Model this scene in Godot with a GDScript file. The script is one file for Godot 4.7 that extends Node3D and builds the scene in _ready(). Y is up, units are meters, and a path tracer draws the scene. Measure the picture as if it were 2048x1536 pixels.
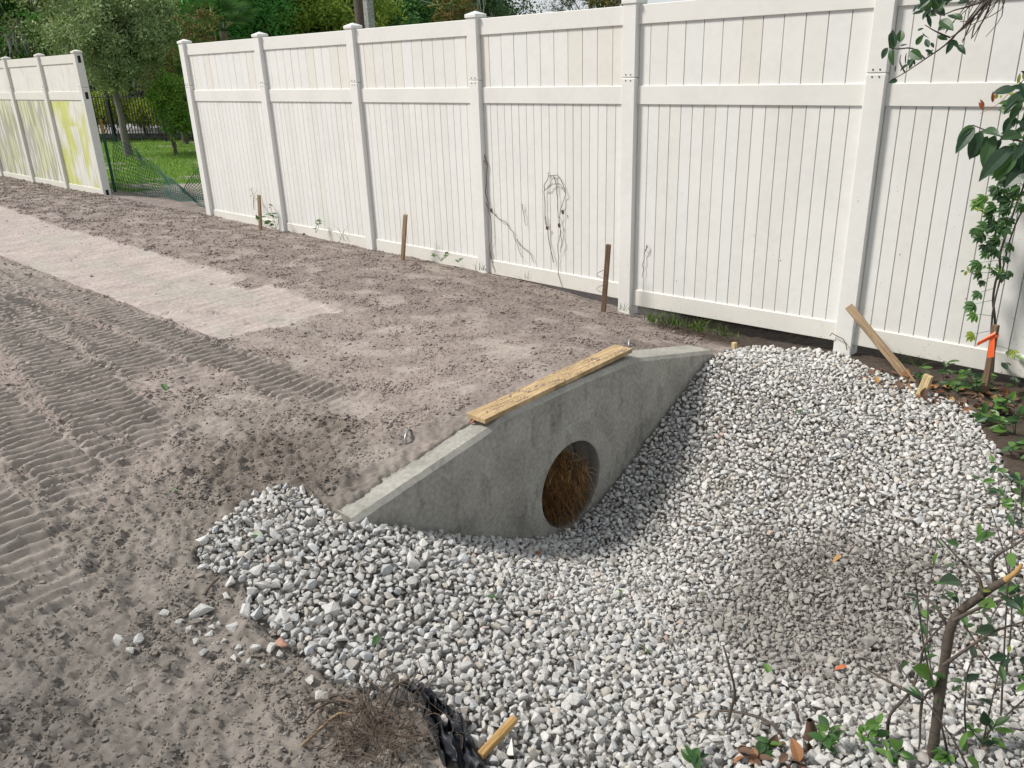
extends Node3D
# ------------------------------------------------------------------ camera, sky, sun
const CAM := Vector3(0, 1.94, 0)
const FPX := 1618.8
var cam_basis: Basis
var mats := {}
var used := {}
var rng := RandomNumberGenerator.new()
var nz := FastNoiseLite.new()
var nf := FastNoiseLite.new()
var nc := FastNoiseLite.new()
var nk := FastNoiseLite.new()

func _ready():
	rng.seed = 4711
	setup_camera_and_light()
	nz.noise_type = FastNoiseLite.TYPE_SIMPLEX_SMOOTH; nz.seed = 3; nz.frequency = 1.0; nz.fractal_type = FastNoiseLite.FRACTAL_NONE
	nf.noise_type = FastNoiseLite.TYPE_SIMPLEX_SMOOTH; nf.seed = 9; nf.frequency = 1.0; nf.fractal_type = FastNoiseLite.FRACTAL_FBM; nf.fractal_octaves = 3
	nc.noise_type = FastNoiseLite.TYPE_CELLULAR; nc.seed = 5; nc.frequency = 1.0; nc.fractal_type = FastNoiseLite.FRACTAL_NONE
	nk.noise_type = FastNoiseLite.TYPE_CELLULAR; nk.seed = 15; nk.frequency = 1.0; nk.fractal_type = FastNoiseLite.FRACTAL_NONE; nk.cellular_return_type = FastNoiseLite.RETURN_DISTANCE2_SUB
	make_materials()
	build_fields()
	build_ground()
	build_lawn_and_road()
	build_headwall()
	build_fences()
	build_gravel()
	build_soil_crumbs()
	build_background()
	build_netting()
	build_stakes_and_boards()
	build_fence_plants()
	build_corner_plants()
	build_debris()
	print("done ", Time.get_ticks_msec())

func setup_camera_and_light():
	var cam := Camera3D.new(); cam.name = "camera"; add_child(cam)
	cam_basis = Basis(Vector3.UP, 0.7613) * Basis(Vector3.RIGHT, -0.3749) * Basis(Vector3.BACK, -0.0338)
	cam.transform = Transform3D(cam_basis, CAM)
	cam.fov = rad_to_deg(2.0 * atan(768.0 / FPX)); cam.near = 0.05; cam.far = 2000.0; cam.current = true
	var we := WorldEnvironment.new(); we.name = "world_environment"
	var e := Environment.new()
	e.background_mode = Environment.BG_SKY
	var sk := Sky.new(); var ps := ProceduralSkyMaterial.new()
	ps.sky_top_color = Color(0.90, 0.925, 0.955); ps.sky_horizon_color = Color(0.93, 0.945, 0.955)
	ps.ground_horizon_color = Color(0.62, 0.62, 0.6); ps.ground_bottom_color = Color(0.3, 0.29, 0.27)
	ps.sky_curve = 0.2; ps.energy_multiplier = 1.0; ps.sun_angle_max = 1.0; ps.sun_curve = 0.01
	sk.sky_material = ps; e.sky = sk
	e.background_energy_multiplier = 0.30
	e.tonemap_mode = Environment.TONE_MAPPER_LINEAR
	e.tonemap_exposure = 2.75
	e.ambient_light_source = Environment.AMBIENT_SOURCE_SKY
	e.sdfgi_enabled = true; e.ssao_enabled = true; e.ssil_enabled = true
	we.environment = e; add_child(we)
	var sun := DirectionalLight3D.new(); sun.name = "sun"; add_child(sun)
	sun.light_energy = 0.5; sun.light_angular_distance = 12.0; sun.light_color = Color(1.0, 0.975, 0.94); sun.shadow_enabled = true
	sun.look_at_from_position(Vector3(-4.7, 8.0, 5.0), Vector3.ZERO)

# ------------------------------------------------------------------ pixel helpers (a pixel gives a direction only)
func ray(px: float, py: float) -> Vector3:
	return cam_basis * Vector3((px - 1024.0) / FPX, -(py - 768.0) / FPX, -1.0)
func on_z(px, py, z = -5.56) -> Vector3:
	var d := ray(px, py); return CAM + d * ((z - CAM.z) / d.z)
func on_x(px, py, x) -> Vector3:
	var d := ray(px, py); return CAM + d * ((x - CAM.x) / d.x)
func on_y(px, py, h) -> Vector3:
	var d := ray(px, py); return CAM + d * ((h - CAM.y) / d.y)
func hit(px, py) -> Vector3:     # where the ray meets the terrain
	var h := 0.0; var p := Vector3.ZERO
	for k in 25:
		p = on_y(px, py, h); h = lerpf(h, base_h(p.x, p.z) + (0.0 if in_gravel(p.x, p.z) else detail(p.x, p.z)), 0.6)
	return p

# ------------------------------------------------------------------ object helpers
func numbered(n: String) -> String:
	if not used.has(n):
		used[n] = 0; return n
	used[n] += 1
	return "%s_%03d" % [n, used[n]]
func tag(o: Node, label: String, category: String, group := "", kind := ""):
	o.set_meta("label", label); o.set_meta("category", category)
	if group != "": o.set_meta("group", group)
	if kind != "": o.set_meta("kind", kind)
func thing(called, label, category, at := Vector3.ZERO, group := "") -> Node3D:
	var o := Node3D.new(); o.name = numbered(called); add_child(o); o.position = at
	tag(o, label, category, group); return o
func part(called, mesh: Mesh, mat: Material, parent: Node, xf := Transform3D.IDENTITY) -> MeshInstance3D:
	var o := MeshInstance3D.new(); o.name = called; o.mesh = mesh; o.material_override = mat; o.transform = xf
	parent.add_child(o, true); return o
func structure(called, mesh, mat) -> MeshInstance3D:
	var o := part(numbered(called), mesh, mat, self); o.set_meta("kind", "structure"); return o
func baked(called, mesh: ArrayMesh, mat, xfs: Array, cols: Array, parent: Node) -> MeshInstance3D:
	# many small sprays joined into one mesh
	var a := mesh.surface_get_arrays(0); var v0: PackedVector3Array = a[Mesh.ARRAY_VERTEX]; var n0: PackedVector3Array = a[Mesh.ARRAY_NORMAL]; var m := v0.size()
	var v := PackedVector3Array(); var n := PackedVector3Array(); var c := PackedColorArray(); var cc := PackedColorArray(); cc.resize(m)
	for i in xfs.size():
		var t: Transform3D = xfs[i]; v.append_array(t * v0); n.append_array(Transform3D(t.basis.orthonormalized(), Vector3.ZERO) * n0); cc.fill(cols[i]); c.append_array(cc)
	var o := []; o.resize(Mesh.ARRAY_MAX); o[Mesh.ARRAY_VERTEX] = v; o[Mesh.ARRAY_NORMAL] = n; o[Mesh.ARRAY_COLOR] = c
	var am := ArrayMesh.new(); am.add_surface_from_arrays(Mesh.PRIMITIVE_TRIANGLES, o); return part(called, am, mat, parent)
func multi(called, mesh: Mesh, mat, xfs: Array, cols: Array, parent: Node) -> MultiMeshInstance3D:
	var mm := MultiMesh.new(); mm.transform_format = MultiMesh.TRANSFORM_3D; mm.use_colors = true
	mm.mesh = mesh; mm.instance_count = xfs.size()
	for i in xfs.size():
		mm.set_instance_transform(i, xfs[i]); mm.set_instance_color(i, cols[i])
	var o := MultiMeshInstance3D.new(); o.name = called; o.multimesh = mm; o.material_override = mat
	parent.add_child(o, true); return o

# mesh builder
class MB:
	var v := PackedVector3Array(); var n := PackedVector3Array(); var c := PackedColorArray(); var uv := PackedVector2Array(); var ix := PackedInt32Array()
	func tri(a: Vector3, b: Vector3, d: Vector3, col := Color.WHITE):
		var nn := (d - a).cross(b - a).normalized(); var k := v.size()
		for p in [a, b, d]:
			v.append(p); n.append(nn); c.append(col); uv.append(Vector2(p.x, p.y))
		ix.append(k); ix.append(k + 1); ix.append(k + 2)
	func quad(a, b, d, e, col := Color.WHITE):
		tri(a, b, d, col); tri(a, d, e, col)
	func vert(p: Vector3, nn: Vector3, col := Color.WHITE, t := Vector2.ZERO) -> int:
		v.append(p); n.append(nn); c.append(col); uv.append(t); return v.size() - 1
	func idx(a, b, d):
		ix.append(a); ix.append(b); ix.append(d)
	func mesh() -> ArrayMesh:
		var a := []; a.resize(Mesh.ARRAY_MAX)
		a[Mesh.ARRAY_VERTEX] = v; a[Mesh.ARRAY_NORMAL] = n; a[Mesh.ARRAY_COLOR] = c; a[Mesh.ARRAY_TEX_UV] = uv; a[Mesh.ARRAY_INDEX] = ix
		var m := ArrayMesh.new(); m.add_surface_from_arrays(Mesh.PRIMITIVE_TRIANGLES, a); return m
	# tube with a radius at each point
	func tube(pts: Array, rad: Array, sides := 6, col := Color.WHITE, cap := true):
		var base := v.size(); var m := pts.size(); var ref := Vector3.UP
		for i in m:
			var t: Vector3 = (pts[mini(i + 1, m - 1)] - pts[maxi(i - 1, 0)]).normalized()
			if absf(t.dot(ref)) > 0.95: ref = Vector3.RIGHT if absf(t.x) < 0.8 else Vector3.BACK
			var a := t.cross(ref).normalized(); var b := t.cross(a).normalized()
			for s in sides:
				var an := TAU * s / sides; var d := a * cos(an) + b * sin(an)
				var q: Vector3 = pts[i]
				vert(q + d * float(rad[i]), d, col, Vector2(float(s) / sides, i * 0.3))
		for i in m - 1:
			for s in sides:
				var p0 := base + i * sides + s; var p1 := base + i * sides + (s + 1) % sides
				idx(p0, p1 + sides, p1); idx(p0, p0 + sides, p1 + sides)
		if cap:
			for e in [0, m - 1]:
				var cc := vert(pts[e], Vector3.UP, col)
				for s in sides: idx(cc, base + e * sides + s, base + e * sides + (s + 1) % sides)
	# box between two corners with chamfered edges
	func box(lo: Vector3, hi: Vector3, ch := 0.0, col := Color.WHITE):
		var c0 := (lo + hi) * 0.5; var h := (hi - lo) * 0.5
		if ch <= 0.0:
			for ax in 3:
				for s in [-1, 1]:
					var u := (ax + 1) % 3; var w := (ax + 2) % 3; var q := []
					for k in [[-1, -1], [1, -1], [1, 1], [-1, 1]]:
						var p := c0; p[ax] += s * h[ax]; p[u] += k[0] * h[u]; p[w] += k[1] * h[w]; q.append(p)
					if s > 0: quad(q[0], q[3], q[2], q[1], col)
					else: quad(q[0], q[1], q[2], q[3], col)
			return
		ch = minf(ch, minf(h.x, minf(h.y, h.z)) * 0.9)
		for ax in 3:
			var u := (ax + 1) % 3; var w := (ax + 2) % 3
			for s in [-1, 1]:
				var q := []
				for k in [[-1, -1], [1, -1], [1, 1], [-1, 1]]:
					var p := c0; p[ax] += s * h[ax]; p[u] += k[0] * (h[u] - ch); p[w] += k[1] * (h[w] - ch); q.append(p)
				if s > 0: quad(q[0], q[3], q[2], q[1], col)
				else: quad(q[0], q[1], q[2], q[3], col)
			for s in [-1, 1]:      # edges parallel to ax
				for r in [-1, 1]:
					var a0 := c0; a0[u] += s * h[u]; a0[w] += r * (h[w] - ch)
					var b0 := c0; b0[u] += s * (h[u] - ch); b0[w] += r * h[w]
					var a1 := a0; var b1 := b0
					a0[ax] -= h[ax] - ch; b0[ax] -= h[ax] - ch; a1[ax] += h[ax] - ch; b1[ax] += h[ax] - ch
					if s * r > 0: quad(a0, a1, b1, b0, col)
					else: quad(a0, b0, b1, a1, col)
		for sx in [-1, 1]:
			for sy in [-1, 1]:
				for sz in [-1, 1]:
					var p := Vector3(sx * (h.x - ch), sy * (h.y - ch), sz * (h.z - ch)) + c0
					tri(p + Vector3(sx * ch, 0, 0), p + Vector3(0, sy * ch, 0), p + Vector3(0, 0, sz * ch), col)
	# extrude a closed profile (x,z) from y0 to y1
	func prism_y(prof: Array, y0: float, y1: float):
		var m := prof.size()
		for i in m:
			var a: Vector2 = prof[i]; var b: Vector2 = prof[(i + 1) % m]
			quad(Vector3(a.x, y0, a.y), Vector3(a.x, y1, a.y), Vector3(b.x, y1, b.y), Vector3(b.x, y0, b.y))
		for i in range(1, m - 1):
			for yy in [y0, y1]:
				tri(Vector3(prof[0].x, yy, prof[0].y), Vector3(prof[i].x, yy, prof[i].y), Vector3(prof[i + 1].x, yy, prof[i + 1].y))

# ------------------------------------------------------------------ materials
func grain_image(sz: int, lo: float, hi: float, f1: float, f2: float, sd: int, tint := Color.WHITE) -> ImageTexture:
	# seamless-enough grain of two scales
	var a := FastNoiseLite.new(); a.seed = sd; a.frequency = f1; a.fractal_octaves = 4
	var b := FastNoiseLite.new(); b.seed = sd + 7; b.frequency = f2; b.fractal_octaves = 2
	var i1 := a.get_seamless_image(sz, sz); var i2 := b.get_seamless_image(sz, sz)
	var im := Image.create(sz, sz, true, Image.FORMAT_RGB8)
	for y in sz:
		for x in sz:
			var k := lerpf(lo, hi, clampf(0.55 * i1.get_pixel(x, y).r + 0.45 * i2.get_pixel(x, y).r, 0, 1))
			im.set_pixel(x, y, Color(k * tint.r, k * tint.g, k * tint.b))
	im.generate_mipmaps()
	return ImageTexture.create_from_image(im)
func std(albedo: Color, rough := 0.85, spec := 0.5) -> StandardMaterial3D:
	var m := StandardMaterial3D.new(); m.albedo_color = albedo.linear_to_srgb(); m.roughness = rough; m.metallic_specular = spec
	return m
func tri_tex(m: StandardMaterial3D, tex, scale: float, bump = null, bump_cm := 0.0, world := true):
	m.albedo_texture = tex; m.uv1_triplanar = true; m.uv1_world_triplanar = world; m.uv1_scale = Vector3.ONE * scale
	if bump:
		m.heightmap_enabled = true; m.heightmap_texture = bump; m.heightmap_scale = bump_cm
	return m
func make_materials():
	var g1 := grain_image(512, 0.55, 1.25, 0.02, 0.16, 1)
	var g2 := grain_image(512, 0.2, 1.0, 0.05, 0.3, 21)
	var vin := grain_image(256, 0.965, 1.025, 0.008, 0.06, 41)
	mats.grain = g1; mats.fine = g2
	var s := std(Color(1, 1, 1), 0.95, 0.25); s.vertex_color_use_as_albedo = true
	tri_tex(s, grain_image(512, 0.76, 1.14, 0.02, 0.16, 5), 1.9, g2, 0.16); mats.sand = s; s.heightmap_scale = 0.22
	var cr := std(Color(1, 1, 1), 0.95, 0.2); cr.vertex_color_use_as_albedo = true; mats.crumb = cr
	var st := std(Color(1, 1, 1), 0.88, 0.3); st.vertex_color_use_as_albedo = true
	tri_tex(st, grain_image(256, 0.74, 1.12, 0.02, 0.12, 61), 0.45, g2, 0.35, false); mats.stone = st
	# fence vinyl, a few tones
	mats.vinyl = []
	for c in [Color(0.725, 0.72, 0.69), Color(0.745, 0.745, 0.725), Color(0.715, 0.70, 0.655), Color(0.735, 0.74, 0.73)]:
		var m := std(c, 0.42, 0.45); tri_tex(m, vin, 0.7); mats.vinyl.append(m)
	mats.screw = std(Color(0.12, 0.12, 0.11), 0.5); 
	mats.hole = std(Color(0.01, 0.01, 0.01), 0.9)
	mats.old_vinyl = std(Color(1, 1, 1), 0.6, 0.35); mats.old_vinyl.vertex_color_use_as_albedo = true
	tri_tex(mats.old_vinyl, vin, 0.9)
	var con := std(Color(0.56, 0.55, 0.52), 0.88, 0.3); tri_tex(con, concrete_image(), 0.62, g2, 0.12); mats.concrete = con
	var con2 := std(Color(0.58, 0.575, 0.55), 0.85, 0.3); tri_tex(con2, concrete_image(), 0.8, g2, 0.06); mats.mortar = con2
	mats.pipe = mats.concrete
	mats.vcol = std(Color(1, 1, 1), 0.85, 0.3); mats.vcol.vertex_color_use_as_albedo = true
	mats.wood = wood_mat(Color(0.56, 0.36, 0.15), 11); mats.wood_old = wood_mat(Color(0.42, 0.31, 0.2), 17)
	mats.wood_pale = wood_mat(Color(0.72, 0.58, 0.33), 19); mats.wood_dark = wood_mat(Color(0.22, 0.15, 0.1), 23)
	mats.wood_plank = wood_mat(Color(0.58, 0.43, 0.25), 29)
	mats.steel = std(Color(0.35, 0.36, 0.37), 0.45); mats.steel.metallic = 0.7
	mats.orange = std(Color(0.9, 0.14, 0.03), 0.5); mats.orange.cull_mode = BaseMaterial3D.CULL_DISABLED
	mats.leaf = []
	for c in [Color(0.022, 0.06, 0.016), Color(0.035, 0.092, 0.022), Color(0.075, 0.16, 0.03), Color(0.013, 0.038, 0.018), Color(0.19, 0.24, 0.045)]:
		var m := std(c, 0.42, 0.5); m.backlight_enabled = true; m.backlight = Color(c.r * 1.6, c.g * 1.6, c.b * 1.2).linear_to_srgb(); mats.leaf.append(m)
	mats.dry_leaf = [std(Color(0.26, 0.12, 0.05), 0.75), std(Color(0.38, 0.22, 0.08), 0.75), std(Color(0.12, 0.07, 0.045), 0.8), std(Color(0.45, 0.13, 0.05), 0.75)]
	mats.bark = std(Color(0.125, 0.10, 0.082), 0.9); tri_tex(mats.bark, g1, 5.0, g2, 0.5)
	mats.bark_pale = std(Color(0.24, 0.22, 0.2), 0.9); tri_tex(mats.bark_pale, g1, 2.0, g2, 0.8)
	mats.dry_stem = std(Color(0.13, 0.095, 0.07), 0.9)
	mats.foliage = std(Color(1, 1, 1), 0.6, 0.35); mats.foliage.vertex_color_use_as_albedo = true
	mats.foliage.backlight_enabled = true; mats.foliage.backlight = Color(0.42, 0.5, 0.22)
	mats.black = std(Color(0.012, 0.013, 0.017), 0.5)
	mats.net = std(Color(0.008, 0.085, 0.062), 0.6)
	mats.fabric = std(Color(0.02, 0.022, 0.028), 0.5, 0.5)
	mats.pole_wood = std(Color(0.13, 0.10, 0.085), 0.9); tri_tex(mats.pole_wood, g1, 1.5, g2, 0.5)
	mats.pole_con = std(Color(0.36, 0.37, 0.36), 0.85); tri_tex(mats.pole_con, g1, 1.0)
	mats.asphalt = std(Color(0.42, 0.42, 0.43), 0.9); tri_tex(mats.asphalt, g1, 0.3)
	var lw := std(Color(1, 1, 1), 0.95, 0.2); lw.vertex_color_use_as_albedo = true; tri_tex(lw, g1, 1.1, g2, 1.0); mats.lawn = lw
	mats.straw = std(Color(1, 1, 1), 0.7, 0.3); mats.straw.vertex_color_use_as_albedo = true
func concrete_image() -> ImageTexture:
	var sz := 512
	var a := FastNoiseLite.new(); a.seed = 77; a.frequency = 0.008; a.fractal_octaves = 5
	var b := FastNoiseLite.new(); b.seed = 78; b.frequency = 0.09; b.fractal_octaves = 3
	var d := FastNoiseLite.new(); d.seed = 79; d.frequency = 0.02; d.fractal_octaves = 3
	var i1 := a.get_seamless_image(sz, sz); var i2 := b.get_seamless_image(sz, sz); var i3 := d.get_seamless_image(sz, sz)
	var im := Image.create(sz, sz, true, Image.FORMAT_RGB8)
	for y in sz:
		for x in sz:
			var k := 0.80 + 0.15 * (i1.get_pixel(x, y).r - 0.5) + 0.16 * (i2.get_pixel(x, y).r - 0.5)
			k -= 0.12 * smoothstep(0.6, 0.95, i3.get_pixel(x, (y * 3 / 8) % sz).r)          # trowel and form marks
			if i2.get_pixel((x * 2 + 31) % sz, (y * 2) % sz).r < 0.17: k -= 0.22              # bug holes
			im.set_pixel(x, y, Color(k, k * 0.995, k * 0.975))
	im.generate_mipmaps()
	return ImageTexture.create_from_image(im)
func wood_mat(c: Color, sd: int) -> StandardMaterial3D:
	var w := 64; var h := 512
	var a := FastNoiseLite.new(); a.seed = sd; a.frequency = 0.06; a.fractal_octaves = 3
	var im := Image.create(w, h, true, Image.FORMAT_RGB8)
	for y in h:
		for x in w:
			var k := 0.88 + 0.22 * a.get_noise_2d(x * 3.0, y * 0.12) + 0.10 * a.get_noise_2d(x * 9.0 + 40.0, y * 0.6)
			if a.get_noise_2d(x * 1.4 + 300.0, y * 0.35) > 0.6: k *= 0.8
			k = clampf(k, 0.35, 1.15)
			im.set_pixel(x, y, Color(k, k * lerpf(0.93, 1.0, k), k * lerpf(0.82, 1.0, k)))
	im.generate_mipmaps()
	var m := std(c, 0.75, 0.3); m.albedo_texture = ImageTexture.create_from_image(im); m.uv1_scale = Vector3(6.0, 0.8, 1.0); return m

# ------------------------------------------------------------------ terrain
const GX0 := -16.0
const GZ0 := -6.6
const GN := 191
const GM := 83
var fs := PackedFloat32Array()
var fg := PackedFloat32Array()
var gravel_poly := PackedVector2Array()
const WX := -2.66                       # face of the headwall
const WALL_TOP := [[-1.70, 0.085], [-1.755, 0.10], [-2.63, 0.232], [-2.70, 0.255], [-2.76, 0.262], [-3.34, 0.263], [-3.88, 0.247], [-3.97, 0.228], [-4.85, 0.035], [-4.9, 0.02]]
func wall_top(z: float) -> float:
	for i in WALL_TOP.size() - 1:
		if z <= WALL_TOP[i][0] and z >= WALL_TOP[i + 1][0]:
			return remap(z, WALL_TOP[i][0], WALL_TOP[i + 1][0], WALL_TOP[i][1], WALL_TOP[i + 1][1])
	return 0.0
func tps_solve(pts: Array) -> PackedFloat64Array:
	var n := pts.size(); var m := n + 3; var A := []
	for i in m:
		var r := PackedFloat64Array(); r.resize(m + 1); A.append(r)
	for i in n:
		for j in n:
			var dx: float = pts[i][0] - pts[j][0]; var dz: float = pts[i][1] - pts[j][1]; var r2 := dx * dx + dz * dz
			A[i][j] = 0.5 * r2 * log(r2) if r2 > 1e-9 else 0.02
		A[i][n] = 1.0; A[i][n + 1] = pts[i][0]; A[i][n + 2] = pts[i][1]; A[i][m] = pts[i][2]
		A[n][i] = 1.0; A[n + 1][i] = pts[i][0]; A[n + 2][i] = pts[i][1]
	for k in m:
		var b := k
		for i in range(k + 1, m):
			if absf(A[i][k]) > absf(A[b][k]): b = i
		var t = A[k]; A[k] = A[b]; A[b] = t
		for i in range(k + 1, m):
			var f: float = A[i][k] / A[k][k]
			if f != 0.0:
				for j in range(k, m + 1): A[i][j] -= f * A[k][j]
	var w := PackedFloat64Array(); w.resize(m)
	for i in range(m - 1, -1, -1):
		var s: float = A[i][m]
		for j in range(i + 1, m): s -= A[i][j] * w[j]
		w[i] = s / A[i][i]
	return w
func tps_grid(pts: Array) -> PackedFloat32Array:
	var w := tps_solve(pts); var n := pts.size(); var out := PackedFloat32Array(); out.resize(GN * GM)
	var px := PackedFloat32Array(); var pz := PackedFloat32Array()
	for p in pts:
		px.append(p[0]); pz.append(p[1])
	for j in GM:
		for i in GN:
			var x := GX0 + i * 0.1; var z := GZ0 + j * 0.1
			var s := w[n] + w[n + 1] * x + w[n + 2] * z
			for k in n:
				var dx := x - px[k]; var dz := z - pz[k]; var r2 := dx * dx + dz * dz
				if r2 > 1e-9: s += w[k] * 0.5 * r2 * log(r2)
			out[j * GN + i] = s
	return out
func build_fields():
	var fence := [[-20.0, .06], [-14.7, .085], [-11.26, .074], [-9.27, .055], [-7.46, .037], [-5.69, .02], [-4.47, -.03], [-3.9, -.09], [-3.5, -.1], [-2.75, -.1], [-2.0, -.06], [-1.2, -.06], [-0.9, -.05], [1.0, -.02], [3.0, 0.0]]
	var shared := [[-2.75, -1.62, .10], [-2.75, -1.45, .08], [-2.75, -1.2, .03], [-2.75, -.6, .03], [-2.75, -5.05, -.03], [-2.75, -5.3, -.08], [-2, -.6, .03], [-2, .5, .03], [-1, 0, .02], [-1, 1.6, .02], [1, 0, .02], [3, 0, .02], [-2.75, .4, .02]]
	for f in fence:
		shared.append([f[0], -5.56, f[1]]); shared.append([f[0], -6.6, -0.08])
	var S := shared.duplicate()
	S.append_array([[-20, -3.9, .07], [-20, -2, .07], [-20, 1.6, .05], [-12, -4.8, .11], [-12, -3.9, .08], [-12, -2.5, .08], [-12, 0, .06], [-9, -4.8, .10], [-9, -3.9, .08], [-9, -2.6, .08], [-9, 0, .05],
		[-7, -4.7, .10], [-7, -3.9, .08], [-7, -2.6, .08], [-7, -1, .06], [-7, 1.2, .05], [-5.5, -4.8, .10], [-5.5, -3.9, .085], [-5.2, -3, .085], [-5, -2, .08], [-5, -1, .06], [-4.5, -5.1, .05], [-4.2, -4.4, .12],
		[-4, -3.5, .13], [-4, -2.6, .10], [-4, -1.8, .08], [-4, -1, .05], [-4, 0, .03], [-3.45, -5.2, -.03], [-3.3, -4.75, .09], [-3.3, -4.0, .19], [-3.3, -3.3, .23], [-3.3, -2.6, .19], [-3.3, -2.0, .13], [-3.3, -1.5, .085], [-3.2, -1, .05], [-3, -.4, .03]])
	for z in [-1.8, -2.1, -2.5, -2.8, -3.1, -3.4, -3.7, -4.0, -4.3, -4.6, -4.8]:
		S.append([-2.73, z, wall_top(z) - (0.016 if z > -4.0 else 0.04)]); S.append([-2.92, z, wall_top(z) + (0.042 if z > -2.6 else (0.022 if z > -4.0 else -0.012))])
	var G := shared.duplicate()
	for p in [[-1.72, .10], [-1.94, -.02], [-2.3, -.235], [-2.85, -.53], [-3.11, -.63], [-3.4, -.62], [-3.55, -.585], [-4.08, -.336], [-4.43, -.165], [-4.83, 0.0]]:
		G.append([-2.66, p[0], p[1]]); G.append([-2.86, p[0], p[1]])
	G.append_array([[-2.2, -1.3, .02], [-2, -1.8, -.12], [-2, -2.4, -.33], [-2, -3.1, -.54], [-2, -3.6, -.49], [-2, -4.2, -.30], [-2, -4.8, -.13], [-2, -5.25, -.06], [-1.3, -1.3, .01], [-1.2, -2.0, -.19], [-1.2, -2.5, -.34], [-1.2, -3.1, -.46], [-1.2, -3.8, -.36], [-1.2, -4.6, -.15], [-1.2, -5.2, -.07],
		[-.6, -1.5, .01], [-.6, -2.4, -.22], [-.6, -3.2, -.36], [-.6, -4.1, -.10], [-.6, -4.8, -.05], [0, -1.5, .02], [0, -2.4, -.1], [0, -3.2, -.22], [0, -4, -.04], [1, -2.5, -.04], [1, -3.3, -.10], [1, -4.2, -.02], [-3.3, -3.3, -.6], [-3.3, -1.4, .08], [-3.6, -.6, .05]])
	fs = tps_grid(S); fg = tps_grid(G)
	gravel_poly = PackedVector2Array([Vector2(-3.12, -1.72), Vector2(-3.16, -1.5), Vector2(-3.14, -1.36), Vector2(-3.05, -1.2), Vector2(-2.9, -1.17), Vector2(-2.70, -1.24), Vector2(-2.5, -1.15), Vector2(-2.28, -1.15), Vector2(-1.95, -1.15), Vector2(-1.8, -1.22), Vector2(-1.58, -1.3), Vector2(-1.3, -1.2),
		Vector2(-.95, -1.35), Vector2(-.5, -1.62), Vector2(0, -2.0), Vector2(.35, -2.6), Vector2(.3, -3.4), Vector2(-.3, -3.88), Vector2(-.57, -4.1), Vector2(-.8, -4.62), Vector2(-1.08, -5.1), Vector2(-1.4, -5.27), Vector2(-1.75, -5.40), Vector2(-2.05, -5.55), Vector2(-2.35, -5.5), Vector2(-2.62, -5.38), Vector2(-2.72, -5.15), Vector2(-2.62, -4.93),
		Vector2(-2.66, -4.8), Vector2(-2.67, -3.2), Vector2(-2.67, -1.78), Vector2(-2.9, -1.74)])
func sample(f: PackedFloat32Array, x: float, z: float) -> float:
	var u := clampf((x - GX0) * 10.0, 0, GN - 1.001); var w := clampf((z - GZ0) * 10.0, 0, GM - 1.001)
	var i := int(u); var j := int(w); u -= i; w -= j; var k := j * GN + i
	return lerpf(lerpf(f[k], f[k + 1], u), lerpf(f[k + GN], f[k + GN + 1], u), w)
func base_h(x: float, z: float) -> float:
	if x < -2.79: return sample(fs, x, z)
	if x > -2.69: return sample(fg, x, z)
	return lerpf(sample(fg, x, z), sample(fs, x, z), smoothstep(-2.69, -2.79, x))
func in_gravel(x: float, z: float) -> bool:
	return Geometry2D.is_point_in_polygon(Vector2(x, z), gravel_poly)
# bands of grouser prints: z0, z1 at x = -5, slope dz/dx, x where they end, pitch, depth
const BANDS := [[-2.67, -2.34, -0.01, -3.65, 0.088, 0.021], [-2.32, -1.92, -0.03, -5.0, 0.086, 0.022], [-1.83, -1.36, 0.12, -4.05, 0.087, 0.026], [-1.28, -0.98, 0.03, -3.8, 0.085, 0.025], [-0.92, -0.62, 0.05, -2.95, 0.09, 0.021], [-0.5, -0.2, 0.06, -2.8, 0.088, 0.022]]
const RIDGES := [[-7.45, -2.78, -6.95, -3.05, 0.012], [-6.75, -2.80, -6.35, -3.12, 0.02], [-9.6, -2.9, -8.8, -3.4, 0.008], [-7.0, -3.1, -6.4, -3.7, 0.006], [-6.2, -2.75, -5.75, -3.6, 0.007], [-8.2, -2.75, -7.6, -3.3, 0.01], [-10.9, -2.9, -9.7, -3.5, 0.008], [-6.5, -3.2, -6.05, -3.8, 0.009], [-5.95, -2.9, -5.75, -3.3, 0.012], [-8.9, -2.8, -8.2, -3.6, 0.008], [-7.9, -3.3, -7.3, -3.85, 0.008]]
var det_col := Color.WHITE
var det_loose := 0.0
func compact(x: float, z: float) -> float:
	# the smooth rolled strip beside the fence; its edge is stepped
	var e := 0.02 * nz.get_noise_2d(x * 3.0, z * 3.0)
	var zl := -3.9
	if x > -7.2 and x < -6.9: zl = -3.7
	if x > -6.45: zl = -3.86 + (x + 6.45) * 0.08
	var xr := -5.48 - 0.10 * (z + 3.9) + 0.05 * nz.get_noise_1d(z * 2.5 + 40.0)
	return smoothstep(0.0, 0.06, z - zl + e) * smoothstep(0.0, 0.05, -2.69 - z + e) * smoothstep(0.0, 0.05, xr - x + e)
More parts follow.
